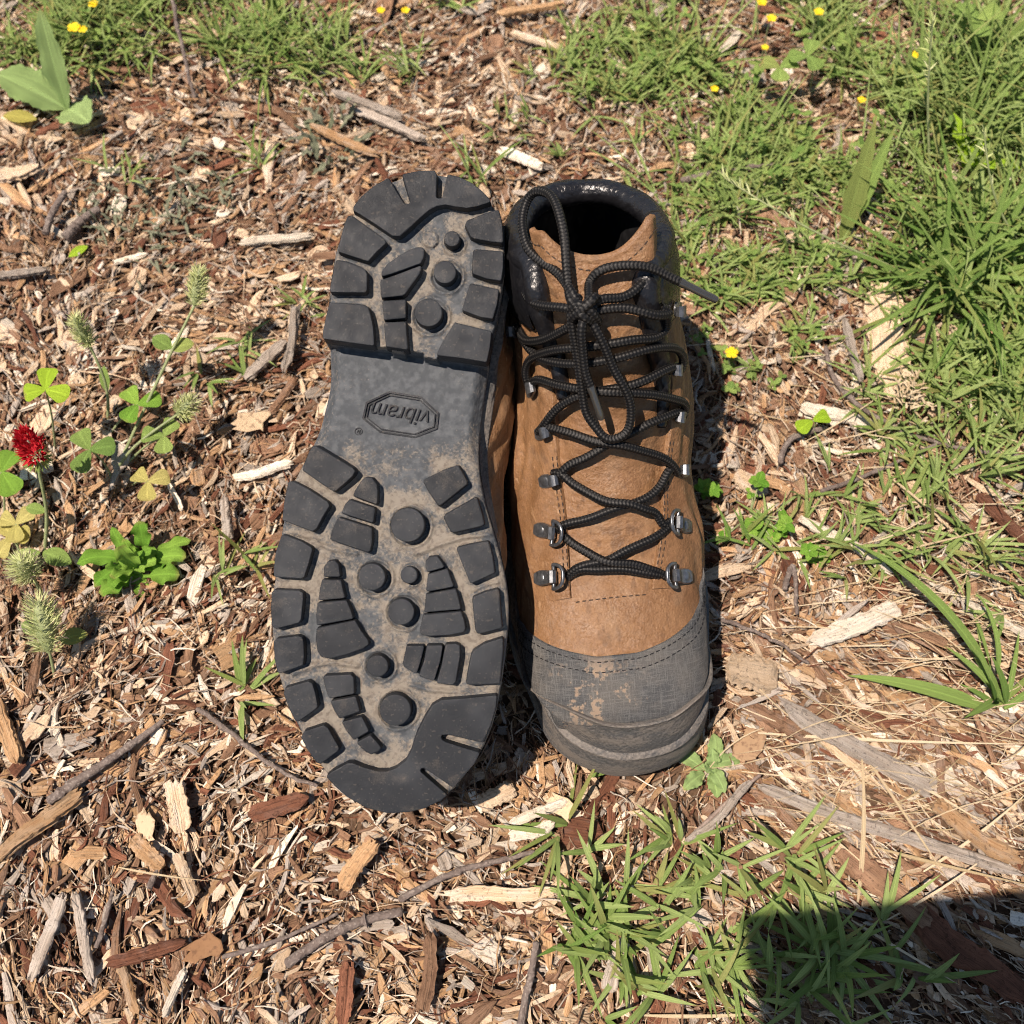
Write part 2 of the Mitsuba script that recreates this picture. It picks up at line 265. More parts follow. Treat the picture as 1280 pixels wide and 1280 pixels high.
# ---------------------------------------------------------------- boots
# boot frame in mm: x across (to the right with the toe towards you), y from heel to toe, z up from the tread
KEY = np.array([
    # Ay   Az   By   Bz   w    cx   n
    [283,  33, 283,  28,   3, -2, 2.0],
    [282,  43, 282,  22,  25, -3, 2.2],
    [279,  52, 280,  20,  35, -4, 2.5],
    [273,  59, 274,  18,  40.5, -4, 2.6],
    [260,  65, 260,  17,  44,-4, 2.6],
    [241,  70, 241,  17,  46, -3, 2.4],
    [216,  76, 212,  17,  47.5, -2, 2.4],
    [190,  86, 178,  17,  47.5, 0, 2.3],
    [167, 100, 140,  18,  46,  0, 2.2],
    [149, 117, 100,  19,  46,  3, 2.15],
    [136, 134,  58,  22,  44,  4.5, 2.1],
    [127, 148,  16,  40,  41.5,  3, 2.1],
    [121, 158,   6,  78,  38,  1, 2.1],
    [115, 166,  12, 114,  37,-1, 2.1],
    [106, 172,  25, 141,  35.5,-2, 2.1],
], float)
KT = np.arange(len(KEY)) / (len(KEY) - 1.0)
KP = [PchipInterpolator(KT, KEY[:, i]) for i in range(7)]


def surf0(t, ph):
    Ay, Az, By, Bz, w, cx, n = [k(np.clip(t, 0, 1)) for k in KP]
    s, c = np.sin(ph), np.cos(ph)
    sx = np.sign(s) * np.abs(s) ** (2 / n)
    q = np.sign(c) * np.abs(c) ** (2 / n)
    lean = 1 + 0.10 * np.clip(-q, -1, 1) * smooth01(0.25, 0.5, t) * (1 - smooth01(0.62, 0.8, t))
    return np.stack([cx + w * sx * lean, (Ay + By) / 2 + (Ay - By) / 2 * q, (Az + Bz) / 2 + (Az - Bz) / 2 * q], -1)


def smooth01(a, b, x):
    t = np.clip((np.asarray(x, float) - a) / (b - a), 0, 1)
    return t * t * (3 - 2 * t)


def snorm(t, ph, e=2e-3):
    a = surf0(t + e, ph) - surf0(t - e, ph)
    b = surf0(t, ph + 0.02) - surf0(t, ph - 0.02)
    n = np.cross(a, b)
    n /= np.linalg.norm(n, axis=-1, keepdims=True) + 1e-9
    return n * SGN


SGN = 1.0
_p, _n = surf0(np.array([0.5]), np.array([0.0])), snorm(np.array([0.5]), np.array([0.0]))
if _n[0, 2] < 0:
    SGN = -1.0


def surf(t, ph, off=0.0):
    t, ph = np.broadcast_arrays(np.asarray(t, float), np.asarray(ph, float))
    return surf0(t, ph) + snorm(t, ph) * np.asarray(off)[..., None]


def creases(p, t, ph):
    """Height in mm of the leather's folds and sag at the boot point p."""
    amp = smooth01(0.36, 0.5, t) * (1 - smooth01(0.85, 1.0, t))
    w = meshkit.fbm(p * np.array([0.02, 0.02, 0.02]) + 3.1, 2, 7)
    fold = np.sin(p[..., 1] * 0.30 + p[..., 2] * 0.42 + 9 * w + 0.03 * p[..., 0])
    side = np.clip(np.abs(np.sin(ph)), 0, 1)
    return 2.4 * amp * fold * (0.25 + 0.75 * side) * meshkit.fbm(p * 0.05, 2, 5) ** 1.5 + 1.9 * (meshkit.fbm(p * 0.03, 3, 2) - 0.5) * smooth01(0.2, 0.4, t) + 0.35 * (meshkit.fbm(p * 0.16, 3, 3) - 0.5)


def patch(t0, t1, p0, p1, nu, nv, off, edge=None, extra=None):
    """A raised piece of the upper: t from t0(s) to t1(s), phi from p0(r) to p1(r); each bound a number or an array; the rim turns down to the surface."""
    r = np.linspace(0, 1, nu)[:, None]; s = np.linspace(0, 1, nv)[None, :]
    P0 = np.interp(r, np.linspace(0, 1, len(p0)), p0) if np.ndim(p0) else p0
    P1 = np.interp(r, np.linspace(0, 1, len(p1)), p1) if np.ndim(p1) else p1
    ph = P0 + (P1 - P0) * s + 0 * r
    T0 = np.interp(s, np.linspace(0, 1, len(t0)), t0) if np.ndim(t0) else t0
    T1 = np.interp(s, np.linspace(0, 1, len(t1)), t1) if np.ndim(t1) else t1
    t = T0 + (T1 - T0) * r + 0 * s
    b = surf0(t, ph)
    o = off + creases(b, t, ph)
    if extra is not None:
        o = o + extra(b, t, ph)
    rim = np.ones_like(o)
    e = edge or ''
    inner = np.full(o.shape, 1.0)
    for k, m in ((0, 'a'), (-1, 'b')):
        if m in e:
            inner[k, :] = 0
    for k, m in ((0, 'c'), (-1, 'd')):
        if m in e:
            inner[:, k] = 0
    o2 = np.where(inner > 0, o, creases(b, t, ph) - 1.2)
    # the last row inside a turned rim sits directly over the rim
    v = b + snorm(t, ph) * o2[..., None]
    if 'a' in e: v[0] = b[1] + snorm(t, ph)[1] * o2[0][:, None]
    if 'b' in e: v[-1] = b[-2] + snorm(t, ph)[-2] * o2[-1][:, None]
    if 'c' in e: v[:, 0] = b[:, 1] + snorm(t, ph)[:, 1] * o2[:, 0][:, None]
    if 'd' in e: v[:, -1] = b[:, -2] + snorm(t, ph)[:, -2] * o2[:, -1][:, None]
    return trimesh.Trimesh(v.reshape(-1, 3), grid_faces(nu, nv)[:, ::-1 if SGN < 0 else 1], process=False)


# frames of the two boots: the upright one stands on the mulch, the other lies upside down on its shaft and toe
YAW = math.radians(6.0)
R_O = np.array([0.0315, 0.3690, 0.004])
L_D = 0.470
L_O = CAM + L_D * FWD + RGT * (490 - 640) / 1280 * L_D + UPV * (640 - 212) / 1280 * L_D + UPV * 0.002


def to_r(p):
    p = np.asarray(p, float) / 1000
    x = p[..., 0]; y = -p[..., 1]
    return R_O + np.stack([x * math.cos(YAW) - y * math.sin(YAW), x * math.sin(YAW) + y * math.cos(YAW), p[..., 2]], -1)


def LSHIFT(p):
    """The lying boot is a little more bent inwards at the heel; its tread (z < 9.. 26 mm) is traced as it is."""
    return (np.interp(p[..., 1], [0, .08, .13, .2, .25, .29], [.012, .007, .002, .001, .003, .008]) * smooth01(.0272, .030, p[..., 2]))[..., None]


def to_l(p):
    p = np.asarray(p, float) / 1000
    return L_O + (p[..., 0:1] + LSHIFT(p)) * RGT - p[..., 1:2] * UPV + p[..., 2:3] * FWD


def placed(mesh, fn, flip):
    f = np.asarray(mesh.faces)
    return trimesh.Trimesh(fn(np.asarray(mesh.vertices)), f[:, ::-1] if flip else f, process=False)
# ---------------------------------------------------------------- outsole pieces
def poly(pts, r=0.9):
    p = shapely.Polygon(pts).buffer(0)
    return p.buffer(-r, join_style='round').buffer(2 * r, join_style='round').buffer(-r, join_style='round')


_o = curve(OUTLINE, 420, closed=True)[:-1]
OUT = _o if shapely.LinearRing(_o).is_ccw else _o[::-1]
OUTP = shapely.Polygon(OUT)
_e = np.roll(OUT, -1, 0) - np.roll(OUT, 1, 0)
OUTN = np.stack([_e[:, 1], -_e[:, 0]], 1) / np.linalg.norm(_e, axis=1, keepdims=True)
BRS = np.array(BREAST)


def base_z(x, y):
    """Depth in mm of the sole's ground behind the tread, and the mud on it."""
    br = np.interp(x, BRS[:, 0], BRS[:, 1])
    teeth = 1.6 * ((np.abs(x - 2) < 3) | (np.abs(x - 17) < 3.5))
    heel = 1 - smooth01(-0.6, 0.6, y - br - teeth)
    fore = smooth01(119, 152, y + 0.12 * np.abs(x))
    z = 17.0 + 0 * x
    z = z - heel * 10.5 - (1 - heel) * fore * 10.5
    d = shapely.distance(shapely.points(x, y), OUTP.exterior)
    z = z + (1 - heel) * (1 - fore) * 5 * (1 - smooth01(0, 7, d)) ** 2 + 1.0 * (1 - smooth01(0, 2.0, d))
    mud = np.clip(heel * 0.85 + (1 - heel) * fore * 0.92, 0, 1)
    shank = (1 - heel) * (1 - fore)
    mud = mud + shank * (0.05 + 0.30 * (1 - smooth01(2, 9, d)) + 0.35 * smooth01(126, 146, y))
    for cx, cy, r, c in STUDS:
        q = np.hypot(x - cx - 0.5, y - cy - 0.7)
        z = z - 1.3 * np.exp(-((q - c) / 0.75) ** 2) + 1.6 * (1 - smooth01(c - 1.5, c - 0.3, q))
        mud = mud * (1 - 0.45 * (1 - smooth01(c - 1.5, c, q)))
    cx, cy, r, _ = FLAT_STUD
    q = np.hypot(x - cx, y - cy)
    z = z - 1.2 * (1 - smooth01(r - 0.5, r, q)) + 0.8 * np.exp(-((q - r) / 0.5) ** 2)
    for b in BEADS:
        q = shapely.distance(shapely.points(x, y), shapely.LineString(b))
        z = z - 1.5 * np.exp(-(q / 1.1) ** 2)
        mud = mud + 0.15 * np.exp(-(q / 1.6) ** 2)
    lugs = LUG_TREE
    dl = lugs(x, y)
    z = z - 1.3 * np.exp(-(dl / 0.9) ** 2) * (heel + (1 - heel) * fore)
    mud = mud + 0.18 * smooth01(1, 4, dl) * (1 - shank)
    pts = np.stack([x, y, 0 * x], -1)
    z = z + 0.5 * (meshkit.fbm(pts * 0.35, 3, 4) - 0.5) * (1 - shank * 0.7)
    return z, np.clip(mud, 0, 1)


_all = shapely.union_all([poly(q) for q in HEEL_LUGS + FORE_LUGS] + [shapely.Point(s[0], s[1]).buffer(s[2]) for s in STUDS])


def LUG_TREE(x, y):
    return shapely.distance(shapely.points(x, y), _all)


def build_sole_field(step=0.7):
    g = np.arange(-70, 70, step), np.arange(-5, 305, step)
    x, y = [a.ravel() for a in np.meshgrid(*g)]
    inside = shapely.contains(OUTP.buffer(-step * 0.6), shapely.points(x, y))
    x, y = np.r_[OUT[:, 0], x[inside]], np.r_[OUT[:, 1], y[inside]]
    from scipy.spatial import Delaunay
    tri = Delaunay(np.stack([x, y], 1)).simplices
    cen = np.stack([x[tri].mean(1), y[tri].mean(1)], 1)
    tri = tri[shapely.contains(OUTP.buffer(0.05), shapely.points(cen[:, 0], cen[:, 1]))]
    a, b, c = [np.stack([x[tri[:, k]], y[tri[:, k]]], 1) for k in range(3)]
    cr = (b - a)[:, 0] * (c - a)[:, 1] - (b - a)[:, 1] * (c - a)[:, 0]
    tri[cr > 0] = tri[cr > 0][:, ::-1]
    z, mud = base_z(x, y)
    V = np.stack([x, y, z], 1)
    n = len(OUT)
    # the side wall
    rows, F, uv = [V], [tri], [np.stack([mud, 0 * mud], 1)]
    prev, o = np.arange(n), len(V)
    zb = z[:n]
    for off, zz in ((0.7, None), (0.4, 20), (-0.5, 24), (0.6, 26), (-1.0, 27.5), (-7, 28)):
        zz = np.maximum(zb + 1.5, 9) if zz is None else np.maximum(zb + 1.6, zz)
        rows.append(np.c_[OUT + OUTN * off, zz])
        cur = np.arange(o, o + n)
        F += [np.stack([prev, np.roll(prev, -1), np.roll(cur, -1)], 1), np.stack([prev, np.roll(cur, -1), cur], 1)]
        uv.append(np.tile([0.75, 0], (n, 1)))
        prev, o = cur, o + n
    return np.vstack(rows), np.vstack(F), np.vstack(uv)


def ring_mesh(rings):
    """A closed side made of rings (n, 3) over the outline."""
    n = len(rings[0])
    return trimesh.Trimesh(np.vstack(rings), grid_faces(len(rings), n, True), process=False)


def toe_k(y): return smooth01(190, 296, y)


def broad(o):
    """The standing boot's toe is blunter than the traced tread."""
    c = -2 + 4 * smooth01(200, 290, o[:, 1])
    return np.c_[c + (o[:, 0] - c) * (1 + 0.26 * smooth01(245, 296, o[:, 1])), o[:, 1]]


OUT_R = broad(OUT)
_e = np.roll(OUT_R, -1, 0) - np.roll(OUT_R, 1, 0)
OUTN_R = np.stack([_e[:, 1], -_e[:, 0]], 1) / np.linalg.norm(_e, axis=1, keepdims=True)


def r_outsole():
    OUT, OUTN = OUT_R, OUTN_R
    k = toe_k(OUT[:, 1]); sp = 9 * k ** 2
    rings = []
    for off, offk, z in ((-8, 0, 1.0), (-2.5, 0, 0.2), (-0.8, 0, 0.9), (0, 0, 3), (0, -1, 9), (0.0, -2.5, 16), (0, -5.5, 22.5), (0.5, -5.6, 24), (1.2, -5.6, 25.5), (0.9, -5.8, 26.8), (-2, -6.5, 27.4), (-9, -8, 27.5)):
        w = 0.5 * (meshkit.fbm(np.c_[OUT * 0.12, np.full(len(OUT), z * 0.2)], 2, 9) - 0.5)
        rings.append(np.c_[OUT + OUTN * (off + offk * k + w)[:, None], z + sp])
    return ring_mesh(rings)


_tt, _pp = np.meshgrid(np.linspace(0, 0.86, 420), np.linspace(-np.pi, np.pi, 480), indexing='ij')
DENSE = surf0(_tt, _pp).reshape(-1, 3); DENSE_N = snorm(_tt, _pp).reshape(-1, 3)
DTREE = cKDTree(DENSE)
DT, DP = _tt.ravel(), _pp.ravel()


def rand_rows(OUT, OUTN):
    """Curves around the boot on the upper, at about 34 to 55 mm above the ground."""
    zr = 34 + 21 * smooth01(228, 285, OUT[:, 1])
    tgt = np.c_[OUT - OUTN * (3 + 15 * smooth01(225, 290, OUT[:, 1]))[:, None], zr]
    i = DTREE.query(tgt)[1]
    top, nrm = DENSE[i], DENSE_N[i]
    from scipy.ndimage import gaussian_filter1d
    top = gaussian_filter1d(top, 4, axis=0, mode='wrap'); nrm = gaussian_filter1d(nrm, 4, axis=0, mode='wrap')
    nrm /= np.linalg.norm(nrm, axis=1, keepdims=True)
    return top, nrm


def r_rand():
    OUT, OUTN = OUT_R, OUTN_R
    k = toe_k(OUT[:, 1]); sp = 9 * k ** 2
    top, nrm = rand_rows(OUT, OUTN)
    low = np.c_[OUT + OUTN * (-1.6 - 6.0 * k)[:, None], 26.0 + sp]
    rings = [low]
    for s, bulge in ((0.15, 1.2), (0.3, 2.0), (0.5, 2.6), (0.7, 2.6), (0.85, 2.6)):
        q = low + (top - low) * s + nrm * (bulge + 0.7 * (meshkit.fbm(np.c_[OUT * 0.11, np.full(len(OUT), s)], 3, 3) - 0.5))[:, None]
        rings.append(q)
    rings += [top + nrm * 3.2, top + nrm * 3.9 + [0, 0, 0.8], top + nrm * 3.4 + [0, 0, 1.9], top + nrm * 2.0 + [0, 0, 2.2], top - nrm * 1.0 + [0, 0, 1.5]]
    m = ring_mesh(rings)
    u = np.repeat(np.array([.6, .4, .2, .1, .1, .2, .6, .8, .8, .8, .8]), len(OUT))
    return m, np.stack([u, 0 * u], 1)


CAP_T = [0.486, 0.437, 0.399, 0.373, 0.351, 0.341, 0.341, 0.353, 0.371, 0.389, 0.411, 0.427, 0.43]
CAP_P = [1.50, 1.30, 1.0, 0.672, 0.323, 0.07, -0.148, -0.463, -0.794, -1.082, -1.422, -1.65, -1.9]
_capf = PchipInterpolator(CAP_P[::-1], CAP_T[::-1])
EYE_L = ([0.42, 0.437, 0.483, 0.533, 0.589, 0.647, 0.697, 0.786, 0.862, 0.95], [-0.44, -0.45, -0.47, -0.49, -0.55, -0.635, -0.68, -0.73, -0.82, -0.87])
EYE_R = ([0.42, 0.437, 0.471, 0.523, 0.575, 0.631, 0.681, 0.796, 0.87, 0.95], [0.29, 0.30, 0.384, 0.500, 0.60, 0.645, 0.64, 0.56, 0.55, 0.56])


def cap_edge(ph): return _capf(np.clip(ph, -1.9, 1.5))


def upper_mesh():
    tt, ph = np.meshgrid(np.linspace(0.06, 1, 200), np.linspace(-np.pi, np.pi, 181)[:-1], indexing='ij')
    b = surf0(tt, ph)
    o = creases(b, tt, ph)
    el, er = np.interp(tt, *EYE_L), np.interp(tt, *EYE_R)
    inside = smooth01(-0.05, 0.06, ph - el) * smooth01(-0.05, 0.06, er - ph)
    deep = smooth01(0.60, 0.78, tt) * 5.0 + smooth01(0.45, 0.6, tt) * 0.8
    mid = (ph - el) / (er - el)
    o = o - 4.0 * smooth01(0.015, 0.035, cap_edge(ph) - tt) * (np.abs(ph) < 1.9)
    o = o - 7.0 * (1 - smooth01(-5, -1, b[..., 2] - 34 - 21 * smooth01(213, 272, b[..., 1])))
    o = o - inside * deep * (0.35 + 0.65 * np.abs(2 * np.clip(mid, 0, 1) - 1) ** 2)
    for t0, m0, a in ((0.545, 0.55, 2.4), (0.625, 0.42, 2.6), (0.695, 0.55, 2.4), (0.76, 0.5, 2.0)):
        o = o + inside * a * np.exp(-((tt - t0) / 0.026) ** 2 - ((mid - m0) / 0.30) ** 2)
    v = b + snorm(tt, ph) * o[..., None]
    m = trimesh.Trimesh(v.reshape(-1, 3), grid_faces(200, 180, True)[:, ::(-1 if SGN < 0 else 1)], process=False)
    return m


def cap_mesh():
    nv = 150
    ph = np.linspace(-1.95, 1.55, nv)
    under = lambda b, t, p_: -8.0 * (1 - smooth01(-4, -0.5, b[..., 2] - 34 - 21 * smooth01(213, 272, b[..., 1])))
    m = patch(np.full(nv, 0.07), cap_edge(ph), -1.95, 1.55, 70, nv, 1.5, 'b', under)
    s, r = np.meshgrid(np.linspace(-1.95, 1.55, nv), np.linspace(0, 1, 70))
    v = m.vertices
    return m, np.stack([v[:, 0], v[:, 1] - v[:, 2] * 0.6], 1)


def quarter(side):
    nu, nv = 150, 80
    t = np.linspace(0.425, 0.90, nu)
    if side < 0:
        p0 = np.interp(t, *EYE_L); p1 = np.full(nu, -2.75)
    else:
        p0 = np.interp(t, *EYE_R); p1 = np.full(nu, 2.75)
    top = np.linspace(0, 1, nv)
    t1 = 0.875 - 0.035 * smooth01(0.1, 0.4, top) if side < 0 else 0.895 + 0.02 * smooth01(0.1, 0.5, top)
    taper = lambda b, tt, ph: -2.1 * (1 - smooth01(0.425, 0.50, tt)) * smooth01(0.0, 0.5, np.abs(ph - (-0.43 if side < 0 else 0.32))) - 0.6 * (1 - smooth01(0.42, 0.45, tt))
    m = patch(np.full(nv, 0.425), t1, p0, p1, nu, nv, 2.2, 'bc', taper)
    if side < 0:
        m.faces = m.faces[:, ::-1]
    return m


def collar_band():
    """The padded black leather round the top of the shaft."""
    nu, nv = 26, 160
    r = np.linspace(0, 1, nu)[:, None]; s = np.linspace(0, 1, nv)[None, :]
    ph = -0.86 - s * (2 * np.pi - 0.86 - 0.58)
    ph0 = ph + 0 * r
    t0 = 0.83 - 0.02 * np.sin(np.pi * s)
    t = t0 + (1.0 - t0) * r
    b = surf0(t, ph0); n = snorm(t, ph0)
    puff = 3.0 + 3.5 * np.sin(np.pi * np.clip(r * 0.85 + 0.08, 0, 1)) ** 0.7
    pts = b * 0.05
    o = puff + 1.2 * (meshkit.fbm(b * 0.06, 3, 4) - 0.5)
    o[0] = -0.5
    v = b + n * o[..., None]
    return trimesh.Trimesh(v.reshape(-1, 3), grid_faces(nu, nv), process=False)


def collar_roll():
    s = np.linspace(0, 1, 140)
    ph = -0.88 - s * (2 * np.pi - 0.88 - 0.58)
    p = surf0(np.full(140, 1.0), ph)
    c = p.mean(0)
    inw = (c - p) * np.array([1, 1, 0]); inw /= np.linalg.norm(inw, axis=1, keepdims=True)
    p = p + inw * 2.0 + np.array([0, 0, 1.0])
    wob = meshkit.fbm(p * 0.05, 3, 8) - 0.5
    p[:, 2] += 3 * wob
    # the two front ends run down beside the tongue
    tl = np.linspace(0.99, 0.70, 24)[1:]
    left = surf(tl, np.interp(tl, *EYE_L) + 0.05, np.linspace(2.5, -1.5, 23))
    tr = np.linspace(0.99, 0.64, 26)[1:]
    right = surf(tr, np.interp(tr, *EYE_R) - 0.06, np.linspace(2.5, -1.5, 25))
    path = curve(np.vstack([left[::-3], p[4:-4:5], right[::3]]), 240)
    q = np.linspace(0, 1, 240)
    rad = 6.3 + 0.9 * np.sin(q * 60) * 0.3 + 1.2 * (meshkit.fbm(path * 0.09, 2, 6) - 0.5)
    rad = rad * (0.55 + 0.45 * smooth01(0.0, 0.16, q)) * (0.5 + 0.5 * smooth01(0, 0.18, 1 - q))
    return trimesh.Trimesh(*tube(path, rad, 18), process=False)


def lining_mesh():
    tt, ph = np.meshgrid(np.linspace(1.0, 0.60, 50), np.linspace(-np.pi, np.pi, 121)[:-1], indexing='ij')
    b = surf0(tt, ph); n = snorm(tt, ph)
    o = -6.5 - 2.5 * smooth01(0.98, 0.86, tt) + 2.5 * (meshkit.fbm(b * np.array([0.10, 0.10, 0.03]), 3, 12) - 0.5)
    v = b + n * o[..., None]
    v[0, :, 2] += 4
    return trimesh.Trimesh(v.reshape(-1, 3), grid_faces(50, 120, True), process=False)


def tongue_mesh():
    """The tongue's free end, wrapped round where the shin would be, with its folded top edge."""
    nu, nv = 30, 44
    a = np.linspace(-1.28, 1.22, nv)
    base_t = np.full(nv, 0.79)
    lo = surf(base_t, np.linspace(-0.62, 0.56, nv), np.full(nv, 0.2))
    hi_h = 178 + 8 * np.abs(a) ** 2.0 / 1.5 + 4 * smooth01(0.2, 1.0, a) - 9 * smooth01(0.95, 1.28, np.abs(a))
    hi = np.stack([-3.0 + 30 * np.sin(a), 97 - 28 * (1 - np.cos(a)) - 2, hi_h], 1)
    r = np.linspace(0, 1, nu)[:, None, None]
    v = lo[None] + (hi - lo)[None] * r + np.array([0, 4.0, 0]) * np.sin(np.pi * r)
    d = v[-1] - v[-2]
    inw = np.stack([-np.sin(a), np.cos(a) * -1.0, 0 * a], 1)
    th = 3.2
    lip = [v[-1] + inw * 0.5 + [0, 0, 1.0], v[-1] + inw * (th - 0.6) + [0, 0, 1.0], v[-1] + inw * th]
    inside = [v[-1 - k] + inw * (th + 0.5) for k in range(1, nu, 3)]
    V = np.concatenate([v, np.array(lip), np.array(inside)])
    V = V + 0.8 * (meshkit.fbm(V * 0.08, 3, 3) - 0.5)[..., None]
    return trimesh.Trimesh(V.reshape(-1, 3), grid_faces(len(V), nv), process=False), v[-3], inw


def stitch(path, length=2.0, gap=1.3, r=0.33, lift=0.25, nrm=None):
    """Short dashes of thread along a path (mm)."""
    s = np.r_[0, np.cumsum(np.linalg.norm(np.diff(path, axis=0), axis=1))]
    out, x = [], 0.0
    at = lambda q: np.stack([np.interp(q, s, path[:, k]) for k in range(3)], -1)
    while x + length < s[-1]:
        out.append(tube(at(np.linspace(x, x + length, 3)), np.array([0.7, 1, 0.7]) * r, 5))
        x += length + gap
    return cat(out)


def surf_line(t, ph, off):
    t, ph = np.broadcast_arrays(np.asarray(t, float), np.asarray(ph, float))
    b = surf0(t, ph)
    return b + snorm(t, ph) * (off + creases(b, t, ph))[..., None]
# laces and hooks in the boot frame, mm
LACE_CROSS = [[[-26.5,187.8,84.8],[-22.0,193.8,86.5],[-15.2,199.5,87.1],[-6.6,205.3,87.5],[5.2,206.9,85.2],[13.7,209.2,81.9],[19.6,210.6,78.0],[23.7,212.4,75.0]],[[-26.0,207.9,76.6],[-23.7,206.8,78.8],[-19.1,206.1,82.4],[-12.8,207.2,83.6],[-1.2,208.1,83.9],[8.5,210.0,82.3],[14.7,211.2,80.5],[18.6,211.6,78.5]],[[-25.7,207.3,77.4],[-21.3,205.2,82.1],[-13.8,204.6,85.5],[-6.4,204.0,86.4],[1.5,201.0,87.1],[10.2,197.9,87.4],[17.2,195.3,86.7],[23.5,191.5,84.6],[27.7,187.9,82.9]],[[-28.5,185.0,83.6],[-25.4,184.1,88.2],[-14.3,184.2,93.2],[-3.7,182.3,96.3],[6.9,180.3,97.2],[17.1,176.9,96.6],[24.5,170.6,96.3],[28.6,164.7,96.5],[31.9,162.0,95.3]],[[27.9,185.8,83.7],[23.7,188.0,86.0],[20.2,184.4,91.4],[14.3,183.7,97.0],[6.7,181.6,100.8],[-3.7,179.3,101.1],[-13.9,172.6,100.9],[-21.0,166.8,101.5],[-25.1,162.3,102.0],[-28.2,160.8,99.0]],[[-29.5,162.4,95.6],[-25.8,162.7,101.2],[-20.9,160.7,106.5],[-14.2,159.9,110.5],[-5.4,157.5,115.2],[2.1,155.1,118.4],[10.8,152.4,119.8],[18.2,149.4,120.5],[28.5,144.8,117.7],[34.7,141.4,113.6],[39.4,139.5,105.7]],[[34.6,163.4,89.9],[31.6,162.2,97.0],[25.7,160.5,104.4],[14.8,159.8,112.8],[2.5,158.7,120.0],[-7.4,155.9,119.9],[-18.4,149.1,117.3],[-26.2,143.7,113.6],[-30.6,140.7,110.1],[-33.2,140.5,104.4]],[[-33.2,139.6,102.9],[-30.2,139.8,112.2],[-25.1,137.9,121.4],[-18.2,137.5,129.9],[-11.4,138.2,135.4],[-1.3,139.1,139.4],[8.8,138.6,140.4],[19.7,134.8,139.6],[30.8,127.9,134.0],[37.8,123.6,123.7]],[[38.5,140.2,104.4],[40.0,137.6,108.8],[38.1,137.1,114.9],[32.3,138.5,122.3],[16.8,141.2,135.5],[-1.9,141.7,141.7],[-15.1,136.6,138.2],[-25.1,128.8,130.7],[-30.5,122.4,124.3],[-33.3,119.9,119.4],[-34.5,119.5,111.9]],[[-34.5,119.2,110.6],[-36.7,114.6,115.9],[-35.6,112.0,124.2],[-31.2,114.9,135.3],[-24.8,119.4,145.8],[-17.0,123.6,153.4],[-1.9,127.0,159.6],[12.1,125.4,158.7],[21.8,122.2,153.9],[27.1,117.7,153.5],[26.8,115.7,160.6],[24.6,114.3,164.6]],[[38.0,122.6,121.4],[39.2,120.3,125.5],[35.4,119.7,135.7],[27.1,123.3,145.9],[16.6,127.5,152.5],[3.1,131.1,153.8],[-8.3,130.9,151.5],[-18.2,127.0,145.2],[-26.3,120.7,138.4],[-32.5,112.1,131.6],[-36.2,102.5,127.3],[-38.0,92.5,120.3]],[[-38.1,89.7,122.1],[-37.7,97.9,127.9],[-35.8,105.0,133.2],[-28.3,113.6,146.8],[-22.2,117.2,157.5],[-17.2,118.8,164.9],[-12.0,119.0,171.0]],[[23.1,114.7,167.0],[27.2,115.7,163.4],[21.6,119.3,167.4],[14.5,119.5,171.3],[7.4,117.8,173.0],[0.0,117.5,173.7],[-7.9,117.8,173.5]]]
LACE_SIDE = [[[-35.5,94.4,157.5],[-33.9,101.1,160.5],[-28.2,108.3,166.3],[-20.7,114.0,172.3],[-14.3,117.8,174.2]],[[-8.7,117.8,175.9],[-6.8,115.5,176.7],[-2.6,114.1,176.7],[3.6,113.3,175.1],[9.8,110.9,174.5],[16.3,105.5,174.4],[20.6,101.2,172.3]]]
LACE_BOW = [[[-13.9,118.4,173.7],[-17.6,115.5,178.7],[-18.0,109.0,178.0],[-18.1,99.1,183.0],[-17.9,89.8,187.0],[-18.3,81.4,189.0],[-19.6,69.2,188.0],[-22.4,60.3,184.0],[-26.9,56.1,180.0],[-30.6,56.6,175.0],[-33.5,63.4,172.0],[-34.1,71.9,172.0],[-32.6,81.4,172.0],[-27.3,89.6,173.0],[-21.8,96.8,175.0],[-19.1,103.6,177.0],[-16.5,113.0,179.5],[-13.3,118.4,175.4]],[[-12.2,119.9,175.9],[-17.4,118.5,176.3],[-17.7,123.4,168.8],[-16.3,128.6,160.2],[-15.1,134.7,151.0],[-13.8,142.0,140.5],[-12.0,147.9,133.2],[-7.5,153.7,128.3],[-2.9,157.6,125.7],[4.3,156.8,126.3],[7.5,153.5,130.2],[7.8,147.8,138.7],[4.7,142.8,147.2],[-0.1,136.7,155.0],[-3.8,131.2,163.7],[-7.7,125.8,171.0],[-10.8,121.0,175.3]],[[-13.1,118.4,176.8],[-10.4,116.4,180.3],[-8.3,105.6,177.0],[-4.3,102.9,181.0],[3.0,102.2,183.0],[11.5,102.6,183.0],[19.7,103.7,181.0],[26.5,106.1,178.0],[31.5,108.2,176.0]],[[-11.5,120.7,176.8],[-14.2,125.6,174.5],[-14.1,131.4,165.4],[-12.9,138.1,154.9],[-10.9,141.8,149.9]]]
LACE_KNOT = [[[-16.9,117.9,171.1],[-17.9,118.4,176.2],[-15.3,118.6,180.5],[-11.0,121.0,180.0],[-8.1,122.6,175.9],[-6.4,122.3,170.9]],[[-6.0,115.9,176.5],[-7.2,115.4,180.3],[-9.6,118.8,183.1],[-13.3,120.9,181.3],[-16.9,121.4,176.8],[-17.8,120.0,169.6]],[[-14.1,112.5,177.0],[-15.7,117.2,179.4],[-13.8,123.0,178.8],[-10.1,123.3,174.7],[-8.2,122.9,169.7]]]
AGLETS = [[[31.5,108.2,176.0],[39.9,111.2,172.0],[48.7,114.3,168.0]],[[-10.9,141.8,149.9],[-8.5,146.9,143.3],[-6.0,152.0,135.8]]]
